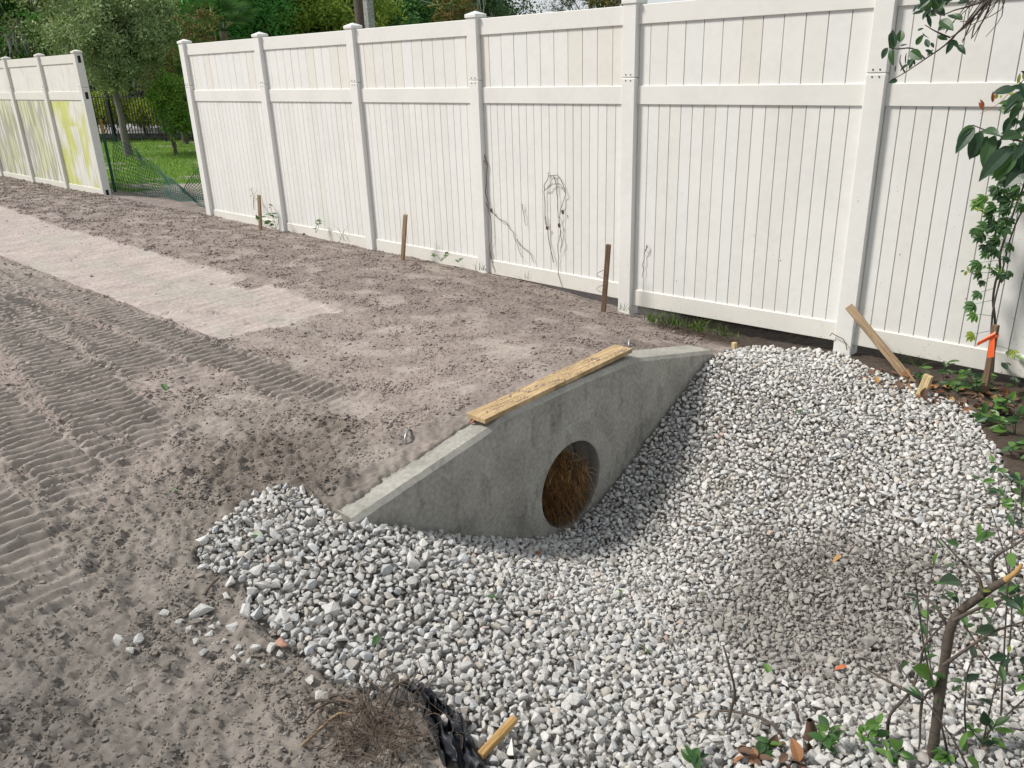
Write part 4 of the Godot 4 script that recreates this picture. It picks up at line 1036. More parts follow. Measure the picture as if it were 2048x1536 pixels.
# ------------------------------------------------------------------ stakes, boards, plank
func stick(called, label, cat, a: Vector3, c: Vector3, w: float, d: float, mat, face := Vector3(0, 0, 1), group := "", point := false):
	# squared timber from a (foot) to c (head)
	var t := thing(called, label, cat, a, group); var L := a.distance_to(c); var b := MB.new(); var y := (c - a).normalized(); var x := y.cross(face).normalized(); var z := x.cross(y)
	b.box(Vector3(-w / 2, 0, -d / 2), Vector3(w / 2, L, d / 2), 0.0025)
	part("timber", b.mesh(), mat, t, Transform3D(Basis(x, y, z), Vector3.ZERO)); return t
func build_stakes_and_boards():
	var g := "wooden survey stakes by the fence"
	for s in [[521, 452, 518, 390, "thin wooden stake before the fence beside a leafy weed", -5.40], [806, 510, 811, 429, "brown wooden stake standing alone before the third fence panel", -5.38], [1208, 607, 1217, 489, "reddish brown wooden stake next to a fence post with wire twisted round it", -5.36]]:
		var a := on_z(s[0], s[1], s[5]); var c := on_z(s[2], s[3], s[5]); a = a - (c - a).normalized() * 0.12
		stick("survey_stake", s[4], "stake", a, c, 0.038, 0.032, mats.wood_dark if s[0] > 900 else mats.wood_old, Vector3(0.3, 0, 1), g)
	# pale new head of the reddish stake, wire round it
	var wb := MB.new(); var wp := []; var wr := []
	for k in 20:
		var f := k / 19.0; var q := on_z(1205 + 12 * sin(f * 15.0), 600 - 70 * f, -5.34 + 0.02 * cos(f * 15.0)); wp.append(q); wr.append(0.0022)
	wb.tube(wp, wr, 4); var wt := part(numbered("twisted_wire"), wb.mesh(), mats.dry_stem, self); tag(wt, "thin rusty wire twisted round the reddish brown stake", "wire")
	var w2 := MB.new(); var wq := []; var wz := []
	for q in [[1660, 672], [1664, 666], [1672, 671], [1686, 678], [1692, 688], [1694, 700]]: wq.append(on_z(q[0], q[1], -5.535)); wz.append(0.0035)
	w2.tube(wq, wz, 5); var wo := part(numbered("bent_wire"), w2.mesh(), mats.dry_stem, self); tag(wo, "bent rusty wire sticking up at the foot of the fence post by the lath", "wire")
	# leaning board
	var hd := on_z(1697, 612, -5.40); var ft := hit(1826, 762)
	stick("leaning_board", "weathered long wooden lath leaning from the gravel against the fence post", "board", ft + Vector3(0, -0.02, 0), hd, 0.055, 0.022, mats.wood_old, Vector3(0.2, 0.5, 1))
	var f2 := hit(1838, 792); stick("short_stake", "short pale yellow wooden stake end sticking out of the gravel", "stake", f2 - Vector3(0, 0.04, 0), f2 + Vector3(0.035, 0.145, -0.01), 0.052, 0.03, mats.wood_pale, Vector3(-0.2, 0, 1))
	var f3 := hit(1470, 697); stick("stake_stub", "tiny pale wooden stake stub in the soil at the wall's end", "stake", f3 - Vector3(0, 0.05, 0), f3 + Vector3(-0.01, 0.045, 0.0), 0.035, 0.03, mats.wood_pale, Vector3(-0.3, 0, 1))
	# stake with flagging tape by the vine
	var a5 := on_z(1975, 752, -5.30); var c5 := on_z(1992, 650, -5.30)
	var fs5: Node3D = stick("flagged_stake", "dark wooden stake with bright orange flagging tape beside the creeper", "stake", a5 - Vector3(0, 0.1, 0), c5, 0.034, 0.03, mats.wood_dark, Vector3(-0.3, 0, 1), g)
	var tb := MB.new(); var o5: Vector3 = fs5.position
	var q := [on_z(1983, 672, -5.27), on_z(1990, 670, -5.27), on_z(1988, 714, -5.26), on_z(1974, 716, -5.25), on_z(1978, 690, -5.26)]
	for k in q.size(): q[k] -= o5
	tb.quad(q[0], q[1], q[2], q[4]); tb.tri(q[4], q[2], q[3])
	for d in 2:
		var e0 := on_z(1990, 668 + 6 * d, -5.26 - 0.01 * d) - o5; var e1 := on_z(1952, 690 + 3 * d, -5.24) - o5; var e2 := on_z(1956, 684 + 3 * d, -5.24) - o5; tb.tri(e0, e1, e2); tb.tri(e0, e2, on_z(1992, 662, -5.27) - o5)
	var band := MB.new(); band.box(Vector3(-0.02, 0, -0.018), Vector3(0.02, 0.016, 0.018)); 
	part("flagging_tape", tb.mesh(), mats.orange, fs5); part("tape_knot", band.mesh(), mats.orange, fs5, Transform3D(Basis(Vector3.BACK, -0.15), (c5 - o5) * 0.83))
	# plank lying along the top of the headwall
	var pt := thing("wooden_plank", "yellow pine plank dusted with sand lying along the headwall top", "plank", Vector3(-2.755, 0.272, -3.26))
	var pb := MB.new(); pb.box(Vector3(-0.066, -0.655, -0.0135), Vector3(0.066, 0.655, 0.0135), 0.002)
	var pbas := Basis(Vector3.UP, 0.016) * Basis(Vector3.RIGHT, -PI / 2 + 0.012); part("timber", pb.mesh(), mats.wood_plank, pt, Transform3D(pbas, Vector3(0, 0.006, 0)))
	var xf := []; var cl := []; var r := RandomNumberGenerator.new(); r.seed = 8; var bm := SphereMesh.new(); bm.radius = 1; bm.height = 1.2; bm.radial_segments = 6; bm.rings = 3
	for k in 1500:
		var l := r.randf_range(-0.6, 0.64); var w := r.randf_range(-0.062, 0.062)
		if nf.get_noise_2d(l * 4.0 + 30.0, w * 9.0) < 0.02 and r.randf() > 0.06: continue
		var s := r.randf_range(0.001, 0.003) * (1.0 if r.randf() < 0.93 else 2.6); xf.append(Transform3D(Basis.from_scale(Vector3.ONE * s), Vector3(w, 0.0195, 0) + Vector3(0, 0.001, -l).rotated(Vector3.UP, 0.016) + Vector3(0, 0.012 * -l * -1.0, 0)))
		var b := r.randf_range(0.75, 1.1); cl.append(Color(0.28 * b, 0.23 * b, 0.2 * b))
	var sd := multi("sand_dusting", bm, mats.crumb, xf, cl, pt); sd.set_meta("kind", "stuff")
	# lifting loops cast into the headwall
	for a in [[1258, 690, "bent steel lifting loop sticking out of the sand behind the plank", 0.05], [816, 872, "grey half buried steel loop in the sand before the plank's end", 0.04]]:
		var c := hit(a[0], a[1]); var b := MB.new(); var pp := []; var rr := []
		for k in 13:
			var an := PI * k / 12.0; pp.append(Vector3(0.03 * cos(an), a[3] * sin(an) - 0.01, 0.045 * cos(an))); rr.append(0.007)
		b.tube(pp, rr, 8); var o := part(numbered("lifting_loop"), b.mesh(), mats.steel, self, Transform3D(Basis.IDENTITY, c)); tag(o, a[2], "steel loop")

# ------------------------------------------------------------------ plants in front
var leaf_meshes := []
func leaf_mesh(curl: float, slim: float) -> ArrayMesh:
	var b := MB.new(); var n := 6; var rows := []
	for k in n + 1:
		var f := k / float(n); var w := slim * pow(sin(PI * pow(f, 0.85)), 0.8) * 0.5; var z := -curl * f * f
		rows.append([Vector3(-w, f, z + w * 0.35), Vector3(0, f, z), Vector3(w, f, z + w * 0.35)])
	for k in n:
		for s in 2:
			if k == 0: b.tri(rows[0][1], rows[1][s], rows[1][s + 1])
			elif k == n - 1: b.tri(rows[k][s], rows[n][1], rows[k][s + 1])
			else: b.quad(rows[k][s], rows[k + 1][s], rows[k + 1][s + 1], rows[k][s + 1])
	# a real thickness: the same blade again 0.4 mm behind would double faces, so the blade stays one sheet
	return b.mesh()
func add_leaf(parent: Node3D, a: Vector3, c: Vector3, mat, variant := -1, facing := Vector3(0.3, 0.5, 1.0), wide := 1.0):
	if leaf_meshes.is_empty():
		for k in [[0.10, 0.38], [0.22, 0.46], [0.05, 0.30], [0.35, 0.42], [0.12, 0.55]]: leaf_meshes.append(leaf_mesh(k[0], k[1]))
	var L := a.distance_to(c)
	if L < 0.004: return
	var y := (c - a) / L; var x := y.cross(facing).normalized()
	if x.length() < 0.1: x = y.cross(Vector3.RIGHT).normalized()
	var z := x.cross(y)
	part("leaf", leaf_meshes[variant if variant >= 0 else rng.randi() % 5], mat, parent, Transform3D(Basis(x * L * wide, y * L, z * L), a - parent.position))
func stem(parent: Node3D, pts: Array, r0: float, r1: float, mat, sides := 5, called := "stem"):
	var b := MB.new(); var q := []; var rr := []; var n := pts.size()
	for k in n:
		q.append(pts[k] - parent.position); rr.append(lerpf(r0, r1, k / maxf(1.0, n - 1.0)))
		if n > 2 and k < n - 1:        # rounded between the points
			for s in [0.33, 0.67]:
				var a: Vector3 = pts[k]; q.append(a.cubic_interpolate(pts[k + 1], pts[maxi(k - 1, 0)], pts[mini(k + 2, n - 1)], s) - parent.position); rr.append(lerpf(r0, r1, (k + s) / (n - 1.0)) * rng.randf_range(0.9, 1.12))
	b.tube(q, rr, sides); part(called, b.mesh(), mat, parent)
func pxline(l: Array, z: float, wob := 0.0) -> Array:
	var o := []
	for p in l: o.append(on_z(p[0], p[1], z + wob * rng.randfn()))
	return o
func rnd_dir() -> Vector3: return Vector3(rng.randfn(), rng.randfn(), rng.randfn()).normalized()
func weed(label, p: Vector3, h: float, n: int, size: float, tones: Array, spread := 0.6, called := "weed"):
	var t := thing(called, label, "weed", p)
	for s in maxi(2, n / 6):
		var d := Vector3(rng.randfn() * spread, 1.0, rng.randfn() * spread).normalized() * h * rng.randf_range(0.6, 1.0); var mid := p + d * 0.5 + Vector3(rng.randfn(), 0, rng.randfn()) * 0.1 * h; stem(t, [p, mid, p + d], 0.003, 0.0015, mats.leaf[1])
		for k in 6:
			var f := rng.randf_range(0.3, 1.0); var a := p.lerp(p + d, f); var e := a + (Vector3(rng.randfn(), rng.randf_range(-0.2, 0.7), rng.randfn())).normalized() * size * rng.randf_range(0.6, 1.2)
			add_leaf(t, a, e, mats.leaf[tones[rng.randi() % tones.size()]], -1, Vector3(rng.randfn() * 0.5, 1.0, 0.6 + rng.randfn() * 0.4))
	return t
func grass_tuft(label, p: Vector3, h: float, n: int, spread: float):
	var t := thing("grass_tuft", label, "grass", p, "grass tufts along the fence foot"); var b := MB.new()
	for k in n:
		var o := Vector3(rng.randfn() * spread, 0, rng.randfn() * spread * 0.4); var d := Vector3(rng.randfn() * 0.5, 1, rng.randfn() * 0.4 + 0.15).normalized(); var L := h * rng.randf_range(0.5, 1.1); var w := Vector3(rng.randfn(), 0, rng.randfn()).normalized() * 0.0028
		var g := rng.randf_range(0.7, 1.3); var c := Color(0.10 * g, 0.17 * g, 0.035 * g); var q1 := o + d * L * 0.5; var q2 := o + d * L + Vector3(d.x, -0.4, d.z) * L * 0.3
		b.quad(o - w, o + w, q1 + w * 0.8, q1 - w * 0.8, c); b.tri(q1 - w * 0.8, q1 + w * 0.8, q2, c)
	part("blades", b.mesh(), mats.foliage, t)
func build_fence_plants():
	# dead vines clinging to the boards of the fourth panel
	var zf := -5.592
	var V := [["forked dead vine climbing beside the fourth fence post", [[[965, 300], [975, 330], [972, 385], [978, 420], [984, 460], [983, 475], [979, 500], [985, 535]], [[974, 330], [966, 318], [958, 312]], [[972, 385], [968, 395], [975, 412], [982, 422]], [[982, 422], [1000, 438], [1012, 445], [1026, 465], [1036, 495], [1044, 515]], [[1032, 478], [1046, 495], [1060, 505], [1068, 525]], [[979, 500], [984, 520], [990, 545]]]],
		["looped arch of dead vine stems on the white boards", [[[1107, 525], [1098, 480], [1093, 445], [1088, 385], [1090, 368], [1098, 352], [1115, 350], [1125, 366], [1131, 388], [1122, 415], [1118, 440], [1122, 465], [1115, 490], [1117, 515], [1116, 545], [1125, 575]], [[1096, 345], [1097, 352]], [[1108, 352], [1114, 385], [1117, 430], [1120, 455]], [[1090, 380], [1106, 368], [1120, 368], [1130, 385]], [[1120, 460], [1124, 490], [1121, 505]], [[1093, 450], [1090, 430]]]],
		["short straight dead twig stuck to the fourth fence panel", [[[1045, 408], [1046, 420], [1049, 435], [1052, 452]]]],
		["short curled dead vine on the fence just past the fifth post", [[[1294, 490], [1290, 505], [1286, 530], [1284, 555]], [[1290, 500], [1296, 492]]]]]
	for v in V:
		var t := thing("dead_vine", v[0], "dead vine", on_z(v[1][0][0][0], v[1][0][0][1], zf), "dead vines on the fence")
		for l in v[1]:
			var pts := []
			for k in l.size() - 1:
				for s in 3:
					var f := s / 3.0; pts.append(on_z(lerpf(l[k][0], l[k + 1][0], f) + rng.randfn() * 0.7, lerpf(l[k][1], l[k + 1][1], f), zf + 0.004 * rng.randfn()))
			pts.append(on_z(l[-1][0], l[-1][1], zf)); stem(t, pts, 0.0034, 0.002, mats.dry_stem, 5)
		if "forked" in v[0] or "arch" in v[0]:
			for q in ([[982, 420]] if "forked" in v[0] else [[1118, 450], [1094, 455], [1125, 423]]):
				var a := on_z(q[0], q[1] - 4, zf + 0.01); add_leaf(t, a, a + Vector3(0.01, -0.045, 0.005), mats.dry_leaf[2], 1, Vector3(0.4, 0, 1), 1.3)
	# weeds at the foot of the fence
	weed("leafy green weed at the fence foot beside the second post", on_z(552, 458, -5.42), 0.36, 24, 0.075, [1, 2, 1, 0], 0.5)
	weed("wispy pale weed curling over the top of the thin stake", on_z(508, 420, -5.45), 0.32, 8, 0.045, [2, 4], 0.35)
	weed("small bright green weed at the foot of the fourth panel's start", on_z(882, 522, -5.44), 0.14, 18, 0.05, [1, 2], 0.8)
	weed("tiny green seedling in the sand near the fourth post", on_z(917, 524, -5.42), 0.07, 8, 0.03, [1, 2], 0.8)
	weed("sparse weed sprig against the second fence panel's foot", on_z(632, 466, -5.47), 0.2, 6, 0.05, [1, 2], 0.5)
	for g in [[690, 482, 0.28, 7, "thin grass blades leaning on the second fence panel"], [962, 540, 0.12, 16, "little grass tuft at the fourth fence post"], [1056, 560, 0.14, 10, "thin grass tuft under the looped dead vine"], [1245, 622, 0.12, 10, "grass tuft at the fifth post's foot"], [1310, 645, 0.16, 60, "broad grass tuft under the raised fence panel"], [1345, 650, 0.15, 60, "thick grass tuft under the raised panel's middle"], [1400, 662, 0.15, 50, "grass tuft growing from dark soil under the raised panel"], [1450, 672, 0.12, 34, "small grass tuft under the raised panel's end"], [1830, 735, 0.15, 12, "wiry grass sprig beside the leaning lath"], [1375, 655, 0.1, 30, "low grass clump between two thicker tufts"]]:
		grass_tuft(g[4], on_z(g[0], g[1], -5.44), g[2], g[3], 0.05)
	# sticks lying on the sand
	for s in [[712, 555, 755, 558, "thin dry stick lying on the dark loose soil"], [410, 1195, 440, 1160, "short dark stick pressed into the sand by the gravel"], [590, 1018, 640, 1022, "pale dry stick at the gravel's upper edge"]]:
		var a := hit(s[0], s[1]) + Vector3(0, 0.012, 0); var c := hit(s[2], s[3]) + Vector3(0, 0.012, 0); var t := thing("dry_stick", s[4], "stick", a); stem(t, [a, a.lerp(c, 0.5) + Vector3(0, 0.006, 0.004), c], 0.006, 0.004, mats.bark if s[0] == 410 else mats.bark_pale, 6)

func creeper_leaf(t: Node3D, o: Vector3, size: float, dir: Vector3, tone: int):
	for k in 5:
		var an := (k - 2) * 0.55; var side := dir.cross(Vector3(0, 0, 1)).normalized(); var d := (dir * cos(an) + side * sin(an) + Vector3(0, -0.15, 0.1)).normalized()
		add_leaf(t, o, o + d * size * (1.0 - 0.13 * absf(k - 2)), mats.leaf[tone], -1, Vector3(rng.randfn() * 0.4, 0.8, 0.9))
func build_corner_plants():
	# creeper climbing the fence
	var z := -5.50
	var t := thing("creeper_vine", "green five leaved creeper vine climbing the white fence above the orange tape", "vine", on_z(1985, 745, z))
	var main := [[1985, 745], [1988, 700], [1990, 640], [1986, 600], [1992, 560], [2000, 540], [2000, 510], [2012, 470], [2022, 440], [2036, 400], [2048, 370], [2060, 320], [2062, 240], [2050, 170]]
	stem(t, pxline(main, z, 0.004), 0.008, 0.005, mats.bark, 6)
	stem(t, pxline([[1986, 735], [1982, 690], [1984, 640], [1990, 600], [2004, 545], [2020, 480], [2040, 430], [2064, 400]], z + 0.03, 0.004), 0.007, 0.004, mats.bark, 6)
	for s in [[1990, 632, 1952, 628, 2], [1986, 600, 1950, 608, 1], [1992, 575, 1960, 585, 1], [1988, 660, 1948, 668, 4], [1998, 545, 1962, 545, 0], [2004, 520, 1960, 525, 1], [2008, 500, 1975, 505, 1], [2010, 480, 1970, 470, 0], [2016, 455, 1975, 450, 1], [2020, 440, 1985, 430, 0], [2030, 415, 1990, 410, 1], [2034, 400, 2000, 380, 0], [2040, 385, 2010, 360, 1], [2046, 370, 2020, 345, 0], [2040, 395, 2035, 370, 1], [2046, 360, 2030, 380, 0], [2040, 420, 2020, 400, 0], [2030, 430, 2010, 420, 1], [2022, 470, 2000, 452, 0], [2036, 380, 1970, 392, 2], [2046, 345, 1962, 400, 2], [2012, 490, 1998, 478, 1], [2040, 350, 2000, 340, 1], [2050, 330, 2025, 320, 0], [2050, 300, 2035, 290, 1], [1990, 690, 2025, 700, 4], [2050, 215, 2030, 235, 0], [2055, 190, 2022, 205, 1], [2050, 260, 2020, 262, 0]]:
		var a := on_z(s[0], s[1], z); var c := on_z(s[2], s[3], z + rng.randf_range(0.04, 0.14)); stem(t, [a, c], 0.0018, 0.0012, mats.leaf[2], 4, "tendril")
		creeper_leaf(t, c, rng.randf_range(0.055, 0.085), (c - a).normalized() * 0.6 + Vector3(-0.25, -0.6, 0.2), s[4])
	for k in 34:
		var f := rng.randf_range(4.0, 10.9); var a: Vector3 = on_z(lerpf(main[int(f)][0], main[int(f) + 1][0], f - int(f)), lerpf(main[int(f)][1], main[int(f) + 1][1], f - int(f)), z); var c := a + Vector3(rng.randf_range(-0.14, 0.10), rng.randf_range(-0.05, 0.06), rng.randf_range(0.03, 0.16)); stem(t, [a, c], 0.0016, 0.001, mats.leaf[1], 4, "tendril"); creeper_leaf(t, c, rng.randf_range(0.04, 0.075), Vector3(-0.3 + 0.4 * rng.randfn(), -0.6, 0.2), [0, 0, 3, 1][rng.randi() % 4])
	stem(t, pxline([[2048, 160], [2022, 182], [2000, 205], [1975, 220], [1958, 228]], z + 0.08, 0.01), 0.0025, 0.001, mats.dry_leaf[3], 4)
	for k in 9: 
		var a := on_z(2048 - k * 10 + rng.randfn() * 3, 160 + k * 7.5, z + 0.08); add_leaf(t, a, a + Vector3(rng.randfn() * 0.03, 0.02 + rng.randfn() * 0.03, 0.02), mats.dry_leaf[3] if k > 5 else mats.leaf[4])
	for l in [[[2040, 395], [1990, 420], [1960, 422], [1948, 418]], [[2010, 540], [1975, 535], [1945, 545], [1925, 540]], [[2045, 400], [2000, 395], [1970, 392]]]:
		var pl := pxline(l, z + 0.1, 0.01); stem(t, pl, 0.002, 0.001, mats.leaf[2], 4)
		for k in 14:
			var f := k / 14.0 * (pl.size() - 1.0); var a: Vector3 = pl[int(f)].lerp(pl[int(f) + 1], f - int(f)); add_leaf(t, a, a + Vector3(rng.randfn(), rng.randfn(), rng.randfn() * 0.5).normalized() * rng.randf_range(0.02, 0.04), mats.leaf[[1, 2, 2, 4][rng.randi() % 4]])
	# big glossy leaves reaching in over the creeper
	z = -4.95
	t = thing("laurel_branch", "branch of big glossy dark green leaves hanging before the creeper", "branch", on_z(2100, 300, z))
	stem(t, pxline([[2110, 300], [2045, 283], [2020, 278], [1995, 270], [1965, 258], [1945, 250]], z, 0.01), 0.006, 0.003, mats.bark, 6)
	stem(t, pxline([[2110, 330], [2080, 310], [2050, 300], [2030, 290]], z, 0.01), 0.006, 0.003, mats.bark, 6)
	for l in [[1948, 250, 1914, 273, 0], [1950, 254, 1910, 302, 3], [1966, 260, 1933, 320, 3], [1976, 272, 1943, 316, 0], [1965, 262, 1992, 258, 0], [1990, 270, 1962, 332, 0], [2003, 278, 1976, 312, 3], [2030, 290, 1952, 350, 3], [2036, 300, 1972, 326, 0], [2035, 312, 1981, 357, 1], [2055, 305, 2007, 377, 3], [2060, 330, 2010, 372, 3], [2040, 268, 2006, 272, 0], [2050, 290, 2028, 320, 3], [2060, 300, 2030, 345, 0], [2070, 270, 2040, 240, 3], [2070, 290, 2050, 330, 0]]:
		var a := on_z(l[0], l[1], z + rng.randf_range(-0.04, 0.04)); var c := on_z(l[2], l[3], z + rng.randf_range(0.0, 0.12)); add_leaf(t, a, c, mats.leaf[l[4]], [0, 1, 3][rng.randi() % 3], Vector3(rng.randfn() * 0.35, 0.7, 0.9), rng.randf_range(0.85, 1.15))
	for k in 34:
		var bx := rng.randf_range(2022, 2090); var by := rng.randf_range(140, 340); var o := on_z(bx, by, z - rng.randf() * 0.25); add_leaf(t, o, o + Vector3(-0.5 + rng.randfn() * 0.5, -0.5 + rng.randfn() * 0.5, 0.3 * rng.randfn()).normalized() * rng.randf_range(0.06, 0.12), mats.leaf[[0, 3, 3, 1][rng.randi() % 4]], -1, Vector3(rng.randfn() * 0.4, 0.7, 0.9))
	# the tree whose branch hangs in at the top: it stands beside the camera, out of the frame
	overhanging_tree()
	shade_tree()
	# leafy shrub of ground stems in the corner by the fence
	var g := "low leafy weeds in the corner by the creeper"; var wl := ["broad leaved weed in leaf litter at the leaning lath", "broad leaved weed next to the short pale stake", "round leaved weed before the flagged stake's foot", "weed with oval leaves at the fence's shaded foot", "low weed in brown leaf litter beyond the short stake", "leafy weed trailing over the gravel's shaded edge", "dark weed on the soil under the creeper", "bushy weed at the gravel edge below the creeper", "drooping weed over the pale stones of the pit rim", "small weed on the litter beside orange fallen leaves", "tall dark weed rising at the gravel bed's shaded border", "thick leafy weed clump on bare soil past the gravel", "trailing weed with pale leaves at the bed's border", "spreading weed on the soil between gravel and creeper", "upright weed behind the trailing weed at the bed's border"]
	var k := 0
	for p in [[1862, 772, 0.14, 0.06], [1895, 775, 0.16, 0.08], [1975, 790, 0.26, 0.085], [1945, 778, 0.2, 0.07], [1990, 830, 0.2, 0.07], [2030, 870, 0.26, 0.075], [2035, 800, 0.3, 0.08], [2040, 760, 0.4, 0.10], [2045, 920, 0.22, 0.06], [1960, 848, 0.12, 0.05], [2022, 905, 0.24, 0.07], [2040, 970, 0.26, 0.07], [2030, 1010, 0.2, 0.055], [2010, 850, 0.2, 0.065], [2044, 1050, 0.24, 0.06]]:
		var w: Node3D = weed(wl[k], hit(p[0], p[1]), p[2], 18, p[3], [1, 0, 2, 3, 2], 0.9); w.set_meta("group", g); k += 1
	# bent sapling in the lower corner
	var b0 := hit(1862, 1512); var dz := b0.z
	t = thing("bent_sapling", "bent dark bare sapling with a broken orange tip over the gravel", "sapling", b0)
	stem(t, [b0 - Vector3(0, 0.05, 0)] + pxline([[1868, 1480], [1878, 1400], [1890, 1320], [1900, 1260], [1918, 1225], [1950, 1200], [1985, 1175], [2010, 1160]], dz, 0.004), 0.017, 0.010, mats.bark, 8, "trunk")
	stem(t, pxline([[2008, 1162], [2030, 1146], [2044, 1128]], dz, 0.003), 0.010, 0.004, mats.wood, 6, "broken_tip")
	for l in [[[1898, 1262], [1880, 1225], [1850, 1192], [1828, 1175]], [[1908, 1240], [1960, 1215], [2000, 1200], [2060, 1180]], [[1888, 1330], [1930, 1300], [1990, 1262], [2060, 1240]], [[1882, 1372], [1845, 1400], [1840, 1480], [1835, 1510]], [[1846, 1400], [1800, 1375], [1745, 1345], [1712, 1325]], [[1965, 1195], [1955, 1150], [1920, 1120], [1880, 1075]], [[1990, 1172], [1985, 1120], [2030, 1090], [2060, 1070]]]:
		stem(t, pxline(l, dz + rng.randf_range(-0.05, 0.05), 0.008), 0.006, 0.002, mats.bark, 5, "branch")
	for l in [[1958, 1072, 1960, 1046, 2], [1950, 1082, 1985, 1065, 1], [1918, 1090, 1895, 1082, 1], [1920, 1162, 1885, 1160, 0], [1965, 1175, 1970, 1180, 4], [1905, 1208, 1886, 1190, 0], [1995, 1262, 1955, 1262, 0], [2015, 1312, 1975, 1318, 3], [2015, 1305, 2022, 1290, 4], [1980, 1220, 1950, 1215, 1], [2000, 1195, 2030, 1200, 0], [1960, 1205, 1988, 1210, 2], [1905, 1135, 1915, 1120, 0], [1860, 1350, 1830, 1335, 2], [1868, 1360, 1850, 1375, 1], [1875, 1350, 1880, 1380, 2], [1880, 1395, 1875, 1410, 0], [1870, 1345, 1890, 1360, 1]]:
		var a := on_z(l[0], l[1], dz + rng.randf_range(-0.05, 0.08)); var c := on_z(l[2], l[3], dz + rng.randf_range(-0.02, 0.1)); add_leaf(t, a, c, mats.leaf[l[4]], -1, Vector3(rng.randfn() * 0.5, 1.0, 0.7))
	# tangle of thin shrub twigs at the lower corner
	var s0 := hit(2046, 1480)
	t = thing("corner_shrub", "tangled leafy shrub of thin brown twigs beside the bent sapling", "shrub", s0)
	for i in 26:
		var a := s0 + Vector3(rng.randf_range(-0.16, 0.35), 0, rng.randf_range(-0.35, 0.35)); var e := a + Vector3(rng.randf_range(-0.28, 0.2), rng.randf_range(0.3, 0.75), rng.randf_range(-0.25, 0.2)); var m := a.lerp(e, 0.55) + rnd_dir() * 0.07
		stem(t, [a - Vector3(0, 0.04, 0), m, e], 0.004, 0.0015, mats.bark, 5, "twig")
		for q in 6:
			var o := m.lerp(e, rng.randf_range(-0.3, 1.0)); add_leaf(t, o, o + (rnd_dir() + Vector3(0, 0.2, 0)).normalized() * rng.randf_range(0.035, 0.06), mats.leaf[[0, 1, 3, 2, 0][rng.randi() % 5]], -1, Vector3(rng.randfn() * 0.5, 1.0, 0.5))
	# dead sprigs poking from the gravel
	for l in [["dark dead sprig with a kink standing in the gravel", [[1455, 1450], [1462, 1420], [1470, 1385], [1458, 1330], [1446, 1290]]], ["short dark stub of a cut twig in the gravel", [[1598, 1445], [1592, 1425], [1586, 1408]]], ["arched thin dead twig over the stones", [[1570, 1490], [1560, 1465], [1530, 1440], [1480, 1425], [1430, 1422], [1395, 1428]]], ["slim dead twig slanting before the sapling", [[1775, 1485], [1780, 1430], [1820, 1385], [1838, 1340], [1850, 1290], [1890, 1245]]]]:
		var p := []; var zb := hit(l[1][0][0], l[1][0][1]).z
		for q in l[1]: p.append(on_z(q[0], q[1], zb + 0.01 * rng.randfn()))
		var tt := thing("dead_sprig", l[0], "twig", p[0], "dead twigs in the gravel"); stem(tt, p, 0.006, 0.003, mats.bark, 6)
	# seedlings along the lower edge
	var sl := ["glossy seedling with upright leaves beside the rotten stump", "seedling with broad leaves at the dirt patch", "low seedling at the litter pile", "small seedling near the sapling's foot", "pale young seedling in the stones by the litter", "leafy seedling at the dirt patch's far side", "seedling under the bent sapling"]; k = 0
	for p in [[1640, 1500, 0.15, 0.055], [1735, 1490, 0.10, 0.05], [1535, 1508, 0.07, 0.05], [1890, 1515, 0.10, 0.045], [1385, 1530, 0.09, 0.05], [1790, 1532, 0.07, 0.05], [1975, 1500, 0.14, 0.05]]:
		var w: Node3D = weed(sl[k], hit(p[0], p[1]), p[2], 14, p[3], [1, 2, 2, 1, 0], 0.55, "seedling"); w.set_meta("group", "seedlings at the pit's near rim"); k += 1
